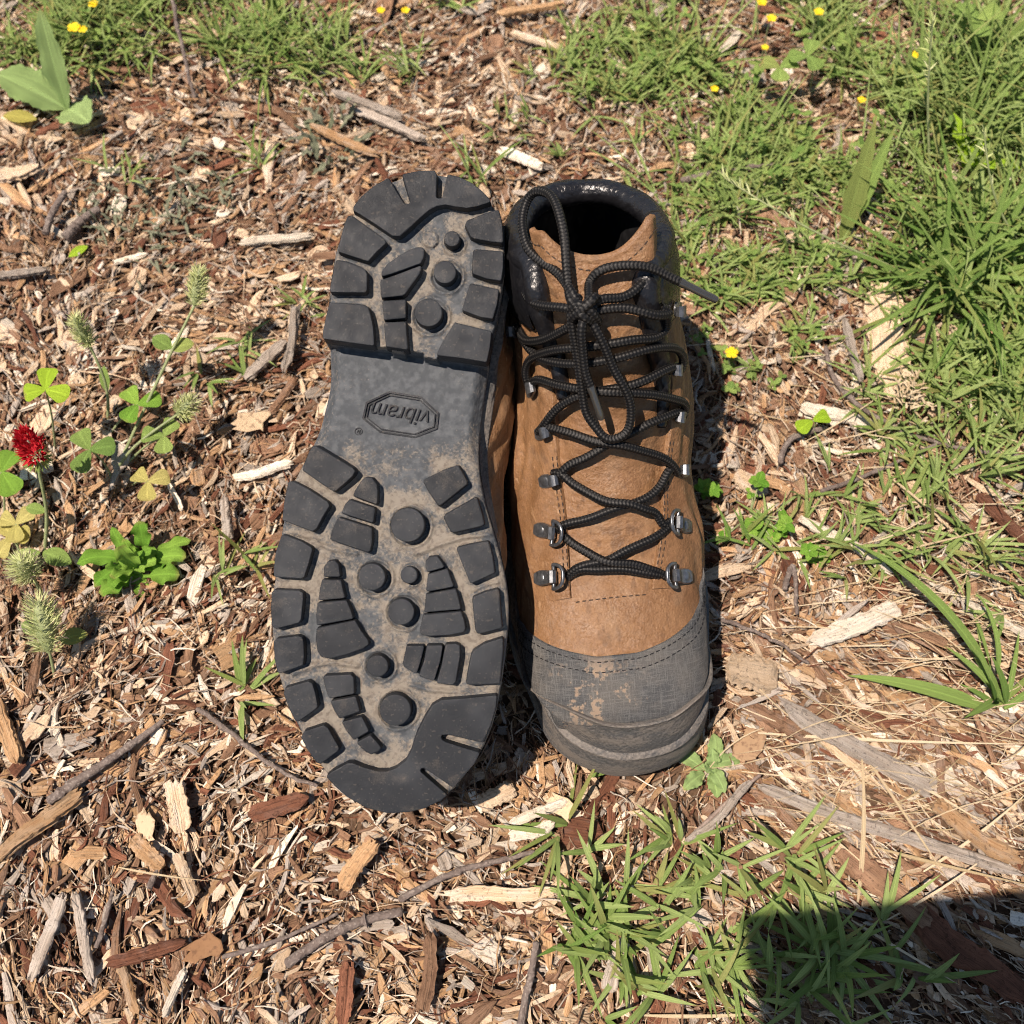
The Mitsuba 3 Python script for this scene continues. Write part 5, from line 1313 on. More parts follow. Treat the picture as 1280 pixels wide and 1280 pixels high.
for q in [
    ('plank', 'pale flat wooden board lying behind the curved twig', (0.2340, 0.3769), (0.2372, 0.3033), 22, 5, 'pale tan', 0, 0.05),
    ('wood_block', 'squarish pale wood block beside the toe of the upright boot', (0.1182, 0.1320), (0.1445, 0.1266), 20, 5, 'pale tan', 0, 0.1),
    ('wood_slab', 'pale weathered slab slanting under the wide grass blade', (0.1665, 0.1457), (0.2150, 0.1644), 12, 5, 'bleached cream'),
    ('bark_strip', 'long pale weathered strip of wood lying toward the lower right', (0.1325, 0.0682), (0.2578, 0.0239), 7, 4, 'weathered grey'),
    ('bark_strip', 'grey brown split branch running above the long pale strip', (0.1474, 0.1110), (0.2180, 0.0682), 12, 6, 'weathered grey'),
    ('bark_strip', 'brown branch lying between the long pale strip and the shadow', (0.2207, 0.0579), (0.2592, 0.0317), 9, 7, 'orange tan'),
    ('bark_strip', 'dark brown bark strip slanting just above the shadow', (0.1711, 0.0337), (0.2123, 0.0027), 14, 4, 'brown'),
    ('bark_strip', 'dark bark strip lying inside the shadow', (0.2047, 0.0065), (0.2504, -0.0342), 16, 5, 'dark red-brown'),
    ('bark_strip', 'brown bark strip close to the toe of the upright boot on the right', (0.1256, 0.1132), (0.1609, 0.0936), 9, 4, 'brown'),
    ('bark_strip', 'pale grey stick slanting under the low grass right of the boot', (0.1698, 0.2196), (0.2148, 0.1864), 6, 3.5, 'bleached cream'),
    ('bark_strip', 'red brown bark strip near the right edge below the curved twig', (0.2762, 0.2350), (0.3010, 0.2021), 9, 3, 'dark red-brown'),
    ('wood_chunk', 'pale wood flake behind the spurge right of the boot', (0.1335, 0.2490), (0.1502, 0.2376), 12, 3, 'pale tan'),
    ('wood_chunk', 'cream wood flake lying near the curved twig', (0.1804, 0.2966), (0.2206, 0.2828), 9, 3, 'bleached cream'),
    ('wood_splint', 'short arched grey splint left of the pale board', (0.2095, 0.3540), (0.2156, 0.3134), 4.7, 4, 'weathered grey'),
    ('wood_splint', 'upper grey splint of the stack left of the heel', (-0.1344, 0.3600), (-0.1390, 0.3162), 6.2, 6, 'weathered grey', 4, 0.1),
    ('wood_splint', 'lower grey splint of the stack left of the heel', (-0.1428, 0.3376), (-0.1636, 0.3123), 7.0, 5, 'weathered grey', 2),
    ('wood_splint', 'brown splint under the grey stack left of the heel', (-0.1339, 0.3145), (-0.1477, 0.2899), 5.5, 4, 'brown'),
    ('wood_splint', 'long cream splint touching the left side of the forefoot', (-0.1629, 0.2454), (-0.1310, 0.2532), 5.5, 3, 'bleached cream', 2),
    ('wood_splint', 'short white stick lying below the yellow clover leaf', (-0.2029, 0.2427), (-0.1937, 0.2262), 3.1, 3, 'bleached cream', 2),
    ('wood_splint', 'grey bark stub standing right of the rosette weed', (-0.1673, 0.2314), (-0.1634, 0.2071), 6.2, 7, 'weathered grey', 4, 0.2),
    ('wood_splint', 'large orange tan splint at the left edge', (-0.2798, 0.1132), (-0.2621, 0.0808), 9.4, 5, 'orange tan', 1),
    ('wood_splint', 'long orange tan splint slanting in the near left mulch', (-0.2619, 0.0329), (-0.2267, 0.0641), 8.6, 5, 'orange tan', 2),
    ('wood_splint', 'square-ended tan block near the lower lugs', (-0.1776, 0.0703), (-0.1713, 0.0457), 10.1, 6, 'pale tan', 3),
    ('wood_splint', 'tan splint below the square-ended tan block', (-0.1951, 0.0417), (-0.1795, 0.0278), 9.4, 4, 'orange tan', 3),
    ('wood_splint', 'narrow pale splint below the tan block', (-0.1719, 0.0337), (-0.1613, 0.0142), 6.2, 4, 'pale tan', 3),
    ('wood_splint', 'smooth red brown stick near the lower left corner', (-0.1993, -0.0167), (-0.1640, -0.0086), 7.0, 5, 'dark red-brown', 4),
    ('wood_splint', 'narrow orange splint below the smooth red brown stick', (-0.1948, -0.0197), (-0.1829, -0.0396), 5.5, 3, 'orange tan', 2),
    ('wood_splint', 'grey splint standing in the near left corner', (-0.2284, 0.0142), (-0.2364, -0.0233), 7.0, 4, 'weathered grey', 2),
    ('wood_splint', 'broken grey splint right of the near left corner', (-0.2223, 0.0142), (-0.2072, -0.0252), 6.2, 4, 'weathered grey', 2),
    ('wood_splint', 'cream splint at the bottom edge near the lower left', (-0.1615, -0.0197), (-0.1692, -0.0414), 3.9, 4, 'bleached cream', 3),
    ('wood_splint', 'red brown bark piece lying below the toe lugs', (-0.1363, 0.0538), (-0.1085, 0.0620), 9.4, 3, 'dark red-brown', 2),
    ('wood_splint', 'pale splint lying right of the toe lugs', (0.0000, 0.0498), (0.0276, 0.0600), 5.5, 4, 'bleached cream', 2),
    ('wood_splint', 'second pale splint under the toe of the upright boot', (0.0000, 0.0417), (0.0211, 0.0498), 7.0, 4, 'bleached cream', 2),
    ('wood_splint', 'broad tan flake between the two boot toes', (-0.0161, 0.0579), (0.0000, 0.0682), 10.1, 3, 'pale tan', 2),
    ('wood_splint', 'tan splint under the long grey twig', (-0.0329, 0.0123), (0.0198, 0.0180), 7.0, 4, 'pale tan', 2),
    ('wood_splint', 'pale grey splint at the bottom below the grass tuft', (0.0547, -0.0067), (0.0471, -0.0288), 8.6, 4, 'weathered grey', 3),
    ('wood_splint', 'brown splint at the bottom edge left of centre', (-0.0398, -0.0048), (-0.0436, -0.0385), 7.8, 6, 'brown', 3),
    ('wood_splint', 'dark brown chunk at the bottom edge near the tan flakes', (-0.0804, -0.0178), (-0.0821, -0.0431), 9.4, 6, 'dark red-brown', 2),
    ('wood_splint', 'reddish split stick lying below the lugged toe', (-0.0712, 0.0397), (-0.0867, 0.0180), 9.4, 5, 'orange tan', 3),
    ('wood_splint', 'long pale splint far behind the heel', (-0.1093, 0.5236), (-0.0609, 0.4989), 7.0, 5, 'weathered grey', 2),
    ('wood_splint', 'long grey branch piece in the far mulch', (-0.1243, 0.5380), (-0.0782, 0.5164), 6.2, 5, 'weathered grey', 3),
    ('wood_splint', 'tan branch piece lying at the far edge', (-0.0088, 0.6134), (0.0354, 0.6229), 6.2, 5, 'orange tan', 3),
    ('wood_splint', 'slanting tan branch piece in the far clearing', (0.0000, 0.5979), (0.0347, 0.5826), 5.5, 4, 'pale tan', 3),
    ('wood_splint', 'bleached splint behind the collar of the upright boot', (-0.0083, 0.4919), (0.0192, 0.4782), 7.0, 3, 'bleached cream', 2),
    ('wood_splint', 'rusty curved strip behind the heel of the upturned boot', (-0.1362, 0.5080), (-0.0934, 0.4850), 7.0, 3, 'orange tan', 3),
    ('wood_splint', 'pale flat splint in the far left mulch', (-0.3451, 0.4646), (-0.3194, 0.4734), 10.9, 4, 'pale tan', 2),
    ('wood_splint', 'pale splint lying left of the heel', (-0.1771, 0.4143), (-0.1326, 0.4207), 6.2, 4, 'bleached cream', 2),
    ('wood_splint', 'grey splint at the left edge under the sticks', (-0.3323, 0.3874), (-0.3002, 0.3917), 5.5, 4, 'weathered grey', 2),
    ('wood_splint', 'thin grey wood lath running to the right edge of the toe', (0.0923, 0.0417), (0.1261, 0.0682), 4.7, 3, 'weathered grey', 3),
]:
    board(*q)


def twig(lab, pts, r0, r1, mat='twig_bark', lift=3.0, name='twig', knots=3):
    pts = np.array(pts)
    h = lift if np.ndim(lift) else np.full(len(pts), lift)
    P = np.c_[pts, [top(*q, k) for q, k in zip(pts, h)]]
    p = curve(P, 70)
    s = np.linspace(0, 1, 70)
    wob = meshkit.fbm(p * 160, 3, 4)[:, None] - 0.5
    p = p + np.array([0.002, 0.002, 0.001]) * wob
    r = (r0 + (r1 - r0) * s) * (1 + 0.25 * (meshkit.noise(p * 700, 3) - 0.5))
    for k in rng.uniform(0.1, 0.9, knots):
        r = r * (1 + 0.35 * np.exp(-((s - k) / 0.012) ** 2))
    r[0] *= 0.6; r[-1] *= 0.6
    tag(add(name, trimesh.Trimesh(*tube(p, r / 1000, 10), process=False), mat, None, 60), lab, 'twig')


twig('thin curved brown twig running to the right edge', [(0.1963, 0.3364), (0.1998, 0.3145), (0.2146, 0.2938), (0.2392, 0.2757), (0.2714, 0.2639), (0.3115, 0.2580)], 1.6, 0.9)
twig('straight thin brown twig under the low grass on the right', [(0.1811, 0.2365), (0.2112, 0.2480), (0.2551, 0.2681)], 1.4, 0.9)
twig('long dark twig leading to the grass tuft before the toes', [(-0.0575, 0.0123), (-0.0332, 0.0239), (-0.0125, 0.0298), (0.0117, 0.0353)], 1.9, 1.2)
twig('thick grey twig lying below the lugged toe', [(-0.1118, -0.0178), (-0.0933, -0.0056), (-0.0735, 0.0027), (-0.0553, 0.0065)], 2.6, 2.2)
twig('thin grey twig left of the thick grey twig', [(-0.1439, -0.0145), (-0.1255, -0.0093), (-0.1077, -0.0030), (-0.0880, 0.0057)], 1.3, 0.9)
twig('dark twig standing at the bottom edge under the tuft', [(0.0032, -0.0467), (0.0088, -0.0252), (0.0126, -0.0067)], 2.0, 1.6)
twig('long grey brown twig crossing the near left mulch', [(-0.2423, 0.0600), (-0.2239, 0.0736), (-0.2057, 0.0872), (-0.1881, 0.1023)], 2.9, 1.6)
twig('pale thin twig pointing at the toe lugs', [(-0.1714, 0.1097), (-0.1478, 0.0936), (-0.1270, 0.0787), (-0.1026, 0.0682)], 1.5, 1.0)
twig('left grey stick of the pair in the far left mulch', [(-0.3042, 0.4188), (-0.3021, 0.4349), (-0.2957, 0.4513)], 2.4, 2.0, lift=6)
twig('right grey stick of the pair in the far left mulch', [(-0.2923, 0.4168), (-0.2837, 0.4297), (-0.2724, 0.4401)], 3.4, 2.4, lift=5)
twig('small dark twig in the near left corner', [(-0.2083, -0.0104), (-0.2049, 0.0027), (-0.2028, 0.0161)], 1.3, 0.9)
twig('short dark twig beside the tan blocks', [(-0.1836, 0.0173), (-0.1808, 0.0278), (-0.1795, 0.0345)], 1.6, 1.2, lift=5)
twig('white frayed twig right of the toe rubber', [(0.0932, 0.0425), (0.1081, 0.0559), (0.1217, 0.0670), (0.1322, 0.0745)], 1.4, 0.9, 'stem_brown')
twig('short brown twig standing right of the upright boot', [(0.1601, 0.2559), (0.1680, 0.2719), (0.1884, 0.2800)], 1.8, 1.6)
twig('dark twig leaning right of the upright boot', [(0.1537, 0.1753), (0.1597, 0.1898), (0.1591, 0.1611)], 1.6, 1.0)
twig('thin twig lying beside the shaded side of the upright boot', [(0.1171, 0.1587), (0.1399, 0.1494), (0.1630, 0.1334)], 1.2, 0.8)
twig('bare grey branch lying in the grass far right', [(0.1142, 0.4667), (0.1529, 0.4734), (0.2000, 0.4802)], 2.2, 1.6)
twig('dark upright weed stalk in the far left clearing', [(-0.2352, 0.6018), (-0.2273, 0.5637), (-0.2195, 0.5308)], 1.5, 1.2, lift=np.array([45.0, 25.0, 2.0]))

# dry leaves
for lab, c, L, W, yaw in [('curled brown dry leaf in the near left mulch', (-0.1529, -0.0104), 22, 14, 0.4), ('small grey dead leaf beside the tan block', (-0.1896, 0.0477), 20, 11, 1.9), ('pale dry leaf piece at the right of the toe rubber', (0.1279, 0.0893), 26, 16, 0.8),
                          ('reddish dead leaf left of the shank', (-0.1578, 0.2828), 24, 18, 0.2), ('tan dry leaf on the mulch between the toes', (0.0255, 0.0579), 18, 11, 2.4)]:
    V, F, uv = flakes(np.array([L * 1.0]), np.array([W * 1.0]), np.array([0.7]), np.array([int(rng.integers(0, 4000))]), rng, sides=16)
    V = spread(V, np.array([[*c, top(*c, 4)]]), np.array([yaw]), np.array([0.15]), np.array([-0.2]))
    m, u = join(V, F, uv); tag(add('dry_leaf', m, 'litter_leaf', None, False, uv=u), lab, 'dry leaf')
# ---------------------------------------------------------------- weeds and flowers, each a thing with its parts
def leaf(base, yaw, elev, droop, L, W, shape='oval', lobes=0, side=0.0, fold=0.18, wave=0.0, nu=20, nv=9):
    """One broad leaf (m) with a folded midrib; returns (mesh, uv)."""
    s = np.linspace(0, 1, nu)
    el = elev - droop * s ** 1.3
    yw = yaw + side * s
    ds = L / 1000 / (nu - 1)
    d = np.stack([np.cos(el) * np.cos(yw), np.cos(el) * np.sin(yw), np.sin(el)], 1)
    c = np.asarray(base, float) + np.vstack([[0, 0, 0], np.cumsum((d[1:] + d[:-1]) / 2 * ds, 0)])
    if shape == 'oval': w = np.sin(np.pi * np.clip(s * 0.96 + 0.02, 0, 1)) ** 0.8
    elif shape == 'spoon': w = 0.16 + 0.84 * np.sin(np.pi * np.clip((s - 0.25) / 0.77, 0.0, 1)) ** 0.7
    elif shape == 'heart': w = np.where(s < 0.72, (s / 0.72) ** 0.65, np.sqrt(np.clip(1 - ((s - 0.72) / 0.30) ** 2, 0, 1)))
    else: w = np.minimum(1, 0.3 + 2 * s) * (1 - s ** 2.2)
    if lobes: w = w * (1 + 0.22 * (np.mod(s * lobes, 1) - 0.6))
    w[-1] = 0.02
    lat = np.stack([-np.sin(yw), np.cos(yw), 0 * yw], 1)
    nrm = np.cross(d, lat)
    q = np.linspace(-1, 1, nv)
    V = c[:, None] + lat[:, None] * (q[None, :, None] * w[:, None, None] * W / 2000) + nrm[:, None] * ((np.abs(q)[None] * fold + wave * np.sin(s * 17 + 1)[:, None] * q[None] ** 2) * (w * W / 2000)[:, None])[..., None]
    if shape == 'heart':
        V[-3:, nv // 2] = V[-4, nv // 2]
    uv = np.stack(np.broadcast_arrays(s[:, None], q[None] + 4.0 * int(rng.integers(0, 3000))), -1).reshape(-1, 2)
    return trimesh.Trimesh(V.reshape(-1, 3), grid_faces(nu, nv), process=False), uv


def put(name, mu, mat, parent): return add(name, mu[0], mat, parent, True, uv=mu[1])


def stem(parent, pts, r0, r1, mat='stem_green', name='stem'):
    p = curve(np.array(pts), 30)
    return add(name, trimesh.Trimesh(*tube(p, np.linspace(r0, r1, 30) / 1000, 8), process=False), mat, parent, 60)


def gp(p, h=0.0): return np.array([p[0], p[1], gz(p[0], p[1]) + 0.004 + h])


def trefoil(lab, c, L, mat, base=None, yaw0=0.3, catg='clover leaf', n=3, elev=0.25, name='clover_leaf', W=None):
    t = numbered(name); tag(t, lab, catg)
    c = np.array(c, float)
    b = gp(base) if base is not None else gp(c[:2])
    stem(t, [b, (b + c) / 2 + [0.002, 0.001, 0.004], c], 0.7, 0.5)
    for k in range(n):
        put('leaflet', leaf(c, yaw0 + k * 2 * np.pi / n + rng.normal(0, 0.12), elev + rng.normal(0, 0.12), 0.5, L * rng.uniform(0.9, 1.1), (W or L * 0.92), 'heart'), mat, t)
    return t


trefoil('bright lime clover leaf standing above the crimson flower', (-0.2583, 0.2753, 0.0620), 13, 'leaf_lime', (-0.2772, 0.2692), 1.5)
trefoil('yellowed clover leaf lying left of the shank', (-0.2082, 0.2355, 0.0260), 12, 'leaf_yellow', (-0.2276, 0.2454), 0.5, elev=0.05)
trefoil('green clover leaf at the foot of the long seed stem', (-0.2020, 0.2635, 0.0280), 12, 'leaf_mid', (-0.2319, 0.2585), 0.9)
trefoil('green clover leaf between the two tall seed heads', (-0.2209, 0.2850, 0.0260), 13, 'leaf_bright', (-0.2443, 0.2773), 0.2)
trefoil('dull green clover leaf right of the crimson flower', (-0.2447, 0.2557, 0.0260), 14, 'leaf_mid', (-0.2400, 0.2480), 2.2)
trefoil('green clover leaf cut by the left edge', (-0.2909, 0.2397, 0.0300), 16, 'leaf_bright', (-0.3000, 0.2222), 1.2)
trefoil('yellow clover leaf low at the left edge', (-0.2862, 0.2149, 0.0120), 12, 'leaf_yellow', (-0.2893, 0.2021), 0.8)
trefoil('pale yellow leaf at the left below the crimson stem', (-0.2896, 0.2081, 0.0080), 13, 'leaf_yellow', (-0.2861, 0.1972), 2.0)
trefoil('dark round clover leaf in the far right grass', (0.1805, 0.5357, 0.0350), 14, 'leaf_mid', (0.1949, 0.5380), 0.6)
trefoil('second dark clover leaf beside a yellow flower far right', (0.1986, 0.5411, 0.0400), 13, 'leaf_mid', (0.2098, 0.5453), 1.1)
trefoil('broad round clover leaf at the far right corner', (0.3149, 0.5680, 0.0450), 17, 'leaf_mid', (0.3352, 0.5826), 0.2)
trefoil('low clover leaf under the dark ones in the far right grass', (0.2715, 0.5372, 0.0300), 14, 'leaf_mid', (0.2830, 0.5416), 0.9)
trefoil('little lime leaf lying right of the upright boot', (0.1809, 0.2816, 0.0120), 11, 'leaf_lime', (0.1821, 0.2800), 0.4, n=2, catg='leaf', name='small_leaf')


def seed_head(lab, head, axis, L, W, path, leaves=()):
    """A bristly ripe clover head on its stem."""
    t = numbered('clover_seed_head'); tag(t, lab, 'seed head')
    stem(t, [*path, head], 1.0, 0.8)
    head = np.array(head); ax = np.array(axis, float); ax /= np.linalg.norm(ax)
    n = 420
    z = rng.random(n) ** 0.9
    a = rng.uniform(0, 2 * np.pi, n)
    o1 = np.cross(ax, [0.3, 0.5, 0.8]); o1 /= np.linalg.norm(o1); o2 = np.cross(ax, o1)
    rad = (W / 2000) * 0.50 * np.sin(np.pi * np.clip(z * 0.9 + 0.08, 0, 1)) ** 0.6
    out = np.cos(a)[:, None] * o1 + np.sin(a)[:, None] * o2
    base = head + ax * (z * L / 1000)[:, None] + out * rad[:, None]
    d = out * 0.8 + ax * (0.35 + 0.6 * z)[:, None] + rng.normal(0, 0.15, (n, 3)); d /= np.linalg.norm(d, axis=1, keepdims=True)
    args = (base, np.arctan2(d[:, 1], d[:, 0]), np.arcsin(d[:, 2]), rng.normal(0, 0.3, n), rng.uniform(0.30, 0.55, n) * W, rng.uniform(0.3, 0.6, n))
    m, uv = blade_mesh(args, rng, ns=4)
    zz = np.linspace(0, 1, 14)
    core = curve(np.array([head, head + ax * L / 1000]), 14)
    r = (W / 2000) * 0.50 * np.sin(np.pi * np.clip(zz * 0.92 + 0.05, 0.02, 1)) ** 0.6
    mc = trimesh.Trimesh(*tube(core, r, 12), process=False)
    k = add('seed_head', mc, 'stem_green', t, 60)
    put('bristles', (m, uv), 'seed_bristle', k)
    n2 = 60
    i = rng.integers(0, n, n2)
    m, uv = blade_mesh((base[i] + d[i] * 0.002, args[1][i] + rng.normal(0, .3, n2), args[2][i], args[3][i], args[4][i] * 1.1, np.full(n2, 0.45)), rng, ns=4)
    add('dark_bristles', m, 'bristle_purple', k, True)
    for q in leaves:
        put('leaf', leaf(*q), 'leaf_mid', t)


seed_head('upright bristly green seed head on the left', (-0.2431, 0.3095, 0.0520), (-0.12, 0.35, 1.0), 20, 12, [gp((-0.2471, 0.2866)), (-0.2401, 0.2967, 0.0300)], [(((-0.2437, 0.2979, 0.0180)), 1.6, 0.9, 0.6, 16, 6, 'oval')])
seed_head('bristly seed head on a long slanting stem left of the heel', (-0.1830, 0.3313, 0.0600), (0.25, 0.75, 0.65), 21, 12, [gp((-0.2367, 0.2585)), (-0.2063, 0.2987, 0.0360)], [(((-0.1989, 0.3122, 0.0440)), 0.2, 0.3, 0.5, 14, 10, 'oval'), (((-0.1989, 0.3122, 0.0440)), 2.6, 0.4, 0.5, 13, 10, 'oval')])
seed_head('short pale seed head bent low beside the long stem', (-0.1936, 0.2745, 0.0340), (0.75, 0.35, 0.55), 13, 13, [gp((-0.2373, 0.2559)), (-0.2174, 0.2593, 0.0260)])
seed_head('small purple-tipped seed head below the crimson flower', (-0.2655, 0.1791, 0.0220), (-0.2, 0.3, 1.0), 15, 17, [gp((-0.2711, 0.1777)), (-0.2679, 0.1786, 0.0120)])
seed_head('big bristly seed head low at the left edge', (-0.2504, 0.1374, 0.0200), (-0.05, 0.75, 0.65), 30, 19, [gp((-0.2537, 0.1288)), (-0.2520, 0.1323, 0.0100)], [(((-0.2513, 0.1473, 0.0080)), 0.2, 0.3, 0.6, 16, 10, 'oval'), (((-0.2610, 0.1519, 0.0080)), 2.8, 0.3, 0.6, 14, 9, 'oval')])

# the crimson flower
t = numbered('clover_flower'); tag(t, 'crimson clover flower standing at the left edge', 'flower')
hd = np.array((-0.2560, 0.2338, 0.0620)); bs = gp((-0.2744, 0.2021))
stem(t, [bs, (-0.2641, 0.2176, 0.0240), (-0.2585, 0.2283, 0.0500), hd], 1.1, 0.9)
n = 210
z = rng.random(n); a = rng.uniform(0, 2 * np.pi, n)
rad = 0.0052 * np.sin(np.pi * np.clip(z * 0.82 + 0.12, 0, 1)) ** 0.6
base = hd + np.stack([np.cos(a) * rad, np.sin(a) * rad + 0.006 * z, z * 0.017], 1)
m, uv = blade_mesh((base, a, 0.65 + 0.85 * z + rng.normal(0, 0.15, n), rng.uniform(-0.5, 0.4, n), rng.uniform(3.8, 6.6, n), rng.uniform(1.3, 2.1, n)), rng, ns=6, fold=0.7)
fh = put('flower_head', (m, uv), 'petal_red', t)
m, uv = blade_mesh((hd + np.stack([np.cos(a[:40]) * 0.003, np.sin(a[:40]) * 0.003, 0 * a[:40] - 0.001], 1), a[:40], np.full(40, 0.1), np.full(40, 0.3), np.full(40, 6.0), np.full(40, 1.2)), rng, ns=4)
put('calyx', (m, uv), 'leaf_mid', fh)
for q in [(((-0.2645, 0.2176, 0.0240)), 2.9, 0.3, 0.6, 12, 7, 'oval'), (((-0.2704, 0.1985, 0.0100)), 3.6, 0.3, 0.5, 18, 10, 'oval'), (((-0.2695, 0.1992, 0.0080)), -0.4, 0.3, 0.5, 20, 11, 'oval')]:
    put('leaf', leaf(*q), 'leaf_mid', t)


def rosette(name, lab, catg, c, n, Lr, Wr, mat, shape='spoon', elev=(0.1, 0.9), lobes=0, h=0.004, jit=0.002, wild=0.1):
    t = numbered(name); tag(t, lab, catg)
    b = gp(c, h)
    for k in range(n):
        f = k / max(n - 1, 1)
        put('leaf', leaf(b + [rng.normal(0, jit), rng.normal(0, jit), 0], k * 2.39996 + rng.normal(0, 0.2 + wild), elev[0] + (elev[1] - elev[0]) * f + rng.normal(0, wild), 0.9 - 0.4 * f + rng.normal(0, wild), rng.uniform(*Lr) * (1 - 0.35 * f), rng.uniform(*Wr), shape, lobes, side=rng.normal(0, 0.3 + wild), wave=0.2 + wild), mat, t)
    return t


rosette('rosette_weed', 'leafy bright green rosette weed left of the forefoot', 'weed', (-0.2172, 0.1932), 26, (17, 41), (6, 12), 'leaf_bright', elev=(0.15, 1.05), jit=0.004, wild=0.35)
rosette('thistle_seedling', 'small jagged thistle seedling at the right of the boot toe', 'seedling', (0.1054, 0.0778), 8, (15, 24), (7, 10), 'leaf_lettuce', 'oval', (0.15, 1.1), lobes=6)
rosette('grey_weed', 'low grey-green feathery weed in the far left mulch', 'weed', (-0.2191, 0.4559), 64, (8, 26), (1.4, 3.2), 'leaf_grey', 'oval', (0.1, 0.9), lobes=7, jit=0.016, wild=0.5)
rosette('grey_weed', 'small grey-green weed left of the larger feathery one', 'weed', (-0.2691, 0.4467), 34, (7, 20), (1.3, 2.8), 'leaf_grey', 'oval', (0.1, 0.8), lobes=6, jit=0.011, wild=0.5)
rosette('grey_weed', 'grey-green weed between the feathery weed and the heel', 'weed', (-0.2389, 0.4220), 34, (7, 20), (1.3, 2.8), 'leaf_grey', 'oval', (0.1, 0.8), lobes=6, jit=0.011, wild=0.5)
rosette('dock_weed', 'dark shaded weed with narrow leaves left of the heel top', 'weed', (-0.1301, 0.4989), 18, (14, 42), (3, 6), 'leaf_grey', 'oval', (0.2, 1.1), lobes=5, jit=0.010, wild=0.45)
rosette('dock_weed', 'dull green weed at the far edge behind the dark stalk', 'weed', (-0.1732, 0.6134), 16, (16, 40), (3, 6), 'leaf_mid', 'oval', (0.2, 1.1), lobes=5, jit=0.009, wild=0.4)
rosette('yellow_leaf_plant', 'pale yellow-green leaves under the large grass clump', 'weed', (0.3027, 0.4714), 5, (26, 40), (9, 14), 'leaf_lime', 'oval', (0.6, 1.2))

t = numbered('lettuce_weed'); tag(t, 'large pale green three-leaved weed in the far left', 'weed')
b = gp((-0.3073, 0.5236), 0.006)
for yaw, el, dp, L, W, sd in [(2.75, 0.45, 0.5, 54, 30, 0.0), (1.45, 1.25, 0.2, 66, 17, 0.1), (-0.75, 0.5, 0.5, 30, 27, 0.0)]:
    lf = put('leaf', leaf(b, yaw, el, dp, L, W, 'oval', 9 if W > 20 else 7, side=sd, fold=0.22, wave=0.15), 'leaf_lettuce', t)
t = numbered('fallen_leaf'); tag(t, 'pale yellow leaf lying under the three-leaved weed', 'leaf')
put('blade', leaf(gp((-0.3262, 0.5129), 0.008), 3.0, 0.05, 0.1, 24, 11, 'oval'), 'leaf_yellow', t)
t = numbered('fallen_leaf'); tag(t, 'small lime leaf lying by the right grey stick', 'leaf')
put('blade', leaf(gp((-0.2879, 0.4029), 0.008), 0.6, 0.1, 0.1, 14, 7, 'oval'), 'leaf_lime', t)
t = numbered('toothed_leaf'); tag(t, 'upright lance-shaped toothed leaf left of the large grass clump', 'leaf')
put('blade', leaf(gp((0.2159, 0.4156), 0.002), 1.35, 0.9, 0.3, 78, 16, 'lance', 8, fold=0.3), 'leaf_mid', t)
put('blade', leaf(gp((0.2187, 0.4220), 0.002), 1.1, 1.0, 0.3, 70, 13, 'lance', 6, fold=0.3), 'leaf_mid', t)

# the little spurge beside the boot
for lab, c, n, sp in [('bright small-leaved spurge growing right of the upright boot', (0.1394, 0.2222), 26, 0.024), ('small-leaved sprig hugging the side of the upright boot', (0.1218, 0.2401), 10, 0.010), ('tiny green sprig below the spurge', (0.1698, 0.1972), 7, 0.010)]:
    t = numbered('spurge'); tag(t, lab, 'weed')
    for k in range(n // 3):
        e = ell(1, rng, c, sp, sp * 0.8)[0]
        tipp = np.array([*e, gz(*e) + rng.uniform(0.008, 0.026)])
        stem(t, [gp(c), (gp(c) + tipp) / 2 + [0, 0, 0.004], tipp], 0.6, 0.4)
        m, uv = blade_mesh(leaflets(tipp[None, :2], rng, 7, (5, 8), (0, 1)), rng, ns=5, round_=True, fold=0.12)
        m.vertices[:, 2] += tipp[2] - m.vertices[:, 2].mean()
        put('leaf_tuft', (m, uv), 'leaf_bright', t)

# yellow flowers
for lab, c, h in [('leftmost of the two big yellow flowers at the far left', (-0.3032, 0.5763, 0.0300), 5), ('yellow flower right beside the leftmost one', (-0.2969, 0.5748, 0.0300), 3.5), ('yellow flower at the top edge far left', (-0.2912, 0.5942, 0.0340), 4), ('left yellow flower at the top behind the heel', (-0.0934, 0.6038, 0.0200), 3.5), ('right yellow flower at the top behind the heel', (-0.0758, 0.6038, 0.0200), 3.5),
                  ('yellow flower close to the shaded side of the upright boot', (0.1351, 0.3269, 0.0140), 4.5), ('topmost yellow flower in the far right grass', (0.1752, 0.6002, 0.0300), 4), ('yellow flower over the dark clover leaves', (0.1791, 0.5808, 0.0340), 4), ('orange yellow flower beside the dark clover leaf', (0.2140, 0.5912, 0.0300), 4),
                  ('yellow flower at right in the far grass', (0.2741, 0.5515, 0.0300), 4), ('small yellow flower in the middle of the far right grass', (0.2384, 0.5217, 0.0200), 3.5), ('faint yellow flower at the left of the far right grass', (0.1398, 0.5355, 0.0160), 3.2), ('yellow flower left of the dark clover leaves', (0.1768, 0.5692, 0.0200), 3)]:
    t = numbered('yellow_flower'); tag(t, lab, 'flower')
    c = np.array(c)
    stem(t, [gp(c[:2] + [0.004, -0.004]), (gp(c[:2]) + c) / 2, c], 0.5, 0.4)
    for k in range(5):
        put('petal', leaf(c, k * 1.2566 + 0.2, 0.45, 0.4, h, h * 0.8, 'heart', nu=7, nv=5), 'petal_yellow', t)

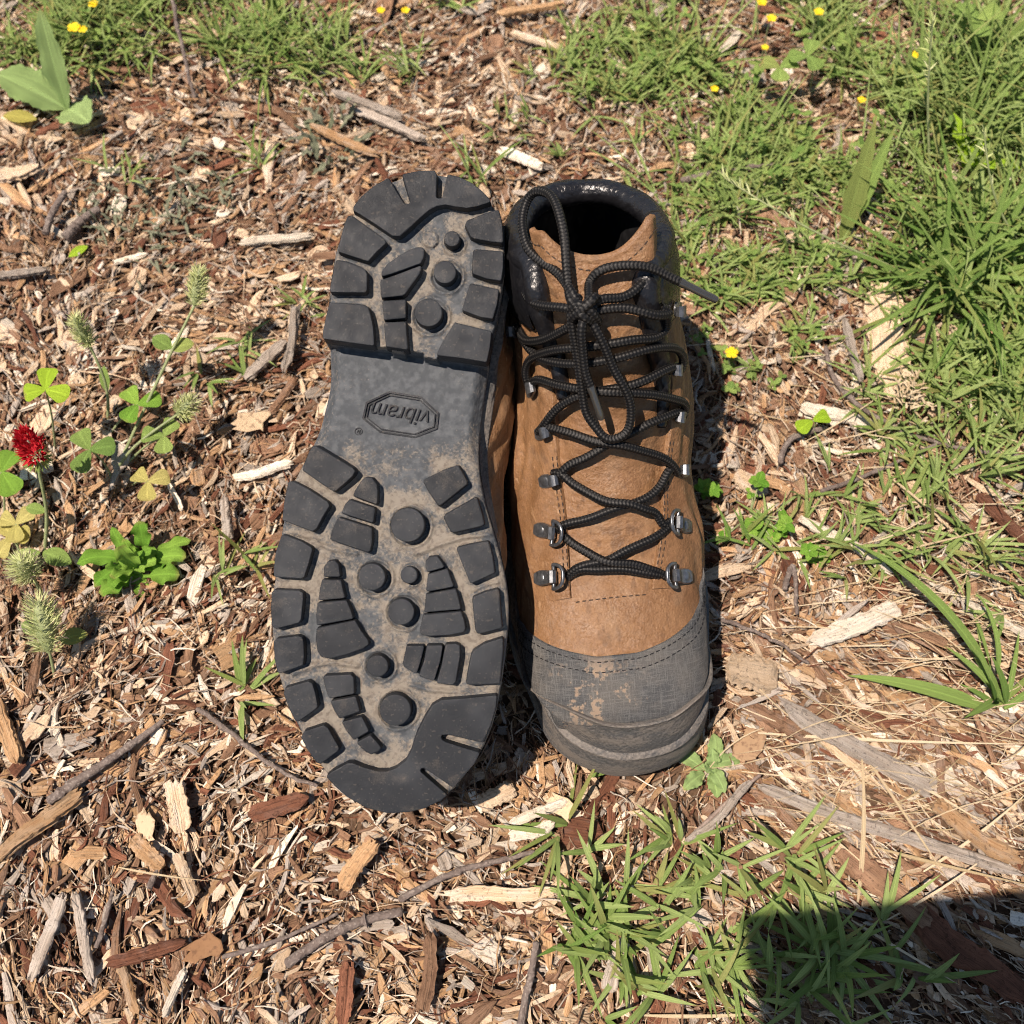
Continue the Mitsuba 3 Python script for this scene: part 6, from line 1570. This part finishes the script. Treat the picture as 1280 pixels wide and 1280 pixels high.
# seeding grass stalks
for lab, p, n in [('tall seeding grass stalk in the far right', [gp((0.2799, 0.4646)), (0.2634, 0.4871, 0.0600), (0.2516, 0.5021, 0.1050)], 40), ('dark seeding grass stalk slanting left of the large clump', [gp((0.2561, 0.3935)), (0.1835, 0.4009, 0.0400), (0.1318, 0.4313, 0.0500)], 26), ('leaning seeding stalk at the right edge', [gp((0.3362, 0.4029)), (0.2979, 0.4142, 0.0500), (0.2793, 0.4354, 0.0850)], 14)]:
    t = numbered('grass_stalk'); tag(t, lab, 'grass stalk')
    stem(t, p, 0.9, 0.5)
    q = curve(np.array(p), 60)
    i = rng.integers(34, 60, n)
    d = (q[-1] - q[-10]); yw = math.atan2(d[1], d[0])
    m, uv = blade_mesh((q[i], yw + rng.normal(0, 0.5, n), 0.7 + rng.normal(0, 0.3, n), rng.normal(0.1, 0.2, n), rng.uniform(5, 9, n), rng.uniform(1.0, 1.6, n)), rng, ns=4)
    put('spikelets', (m, uv), 'seed_bristle', t)
t = numbered('dried_flower_head'); tag(t, 'golden dried flower head behind the curved twig', 'dried flower')
c = np.array((0.2399, 0.2968, 0.0200)); stem(t, [gp((0.2480, 0.2692)), (gp((0.2480, 0.2692)) + c) / 2, c], 0.8, 0.7, 'stem_green')
n = 80; a = rng.uniform(0, 6.28, n)
m, uv = blade_mesh((c + rng.normal(0, 0.005, (n, 3)) * [1, 1.6, 0.6], a, rng.uniform(-0.2, 1.2, n), rng.uniform(0, 0.6, n), rng.uniform(4, 9, n), rng.uniform(1, 2, n)), rng, ns=4)
put('seed_cluster', (m, uv), 'straw_dry', t)

# the phone that takes the picture, beyond the lower edge of the view; its shadow falls at the lower right
_pm = shapely.box(-0.081, -0.0385, 0.081, 0.0385).buffer(-0.004).buffer(0.004)
pm = prism(shapely.affinity.scale(_pm, 1000, 1000, origin=(0, 0)), 0.0, 8.0, 0.6, 0, 2.0)
_R = rot_zyx(np.array(math.radians(4.0)), np.array(0.0), np.array(0.0))
bsdf('phone_case', (0.02, 0.02, 0.022), 0.4)
tag('smartphone', 'dark smartphone held level above the mulch beyond the lower edge of the view', 'phone')
USED['smartphone'] = 1
PH = np.array([0.012, -0.1005, 0.552])
add('case', trimesh.Trimesh(np.asarray(pm.vertices) / 1000 @ _R.T + PH, pm.faces, process=False), 'phone_case', 'smartphone', 30)
lens = trimesh.creation.cylinder(0.007, 0.003, sections=32).apply_translation([0.055, 0.018, -0.0012])
add('lens', trimesh.Trimesh(lens.vertices @ _R.T + PH, lens.faces, process=False), 'aglet_plastic', 'smartphone', 40)
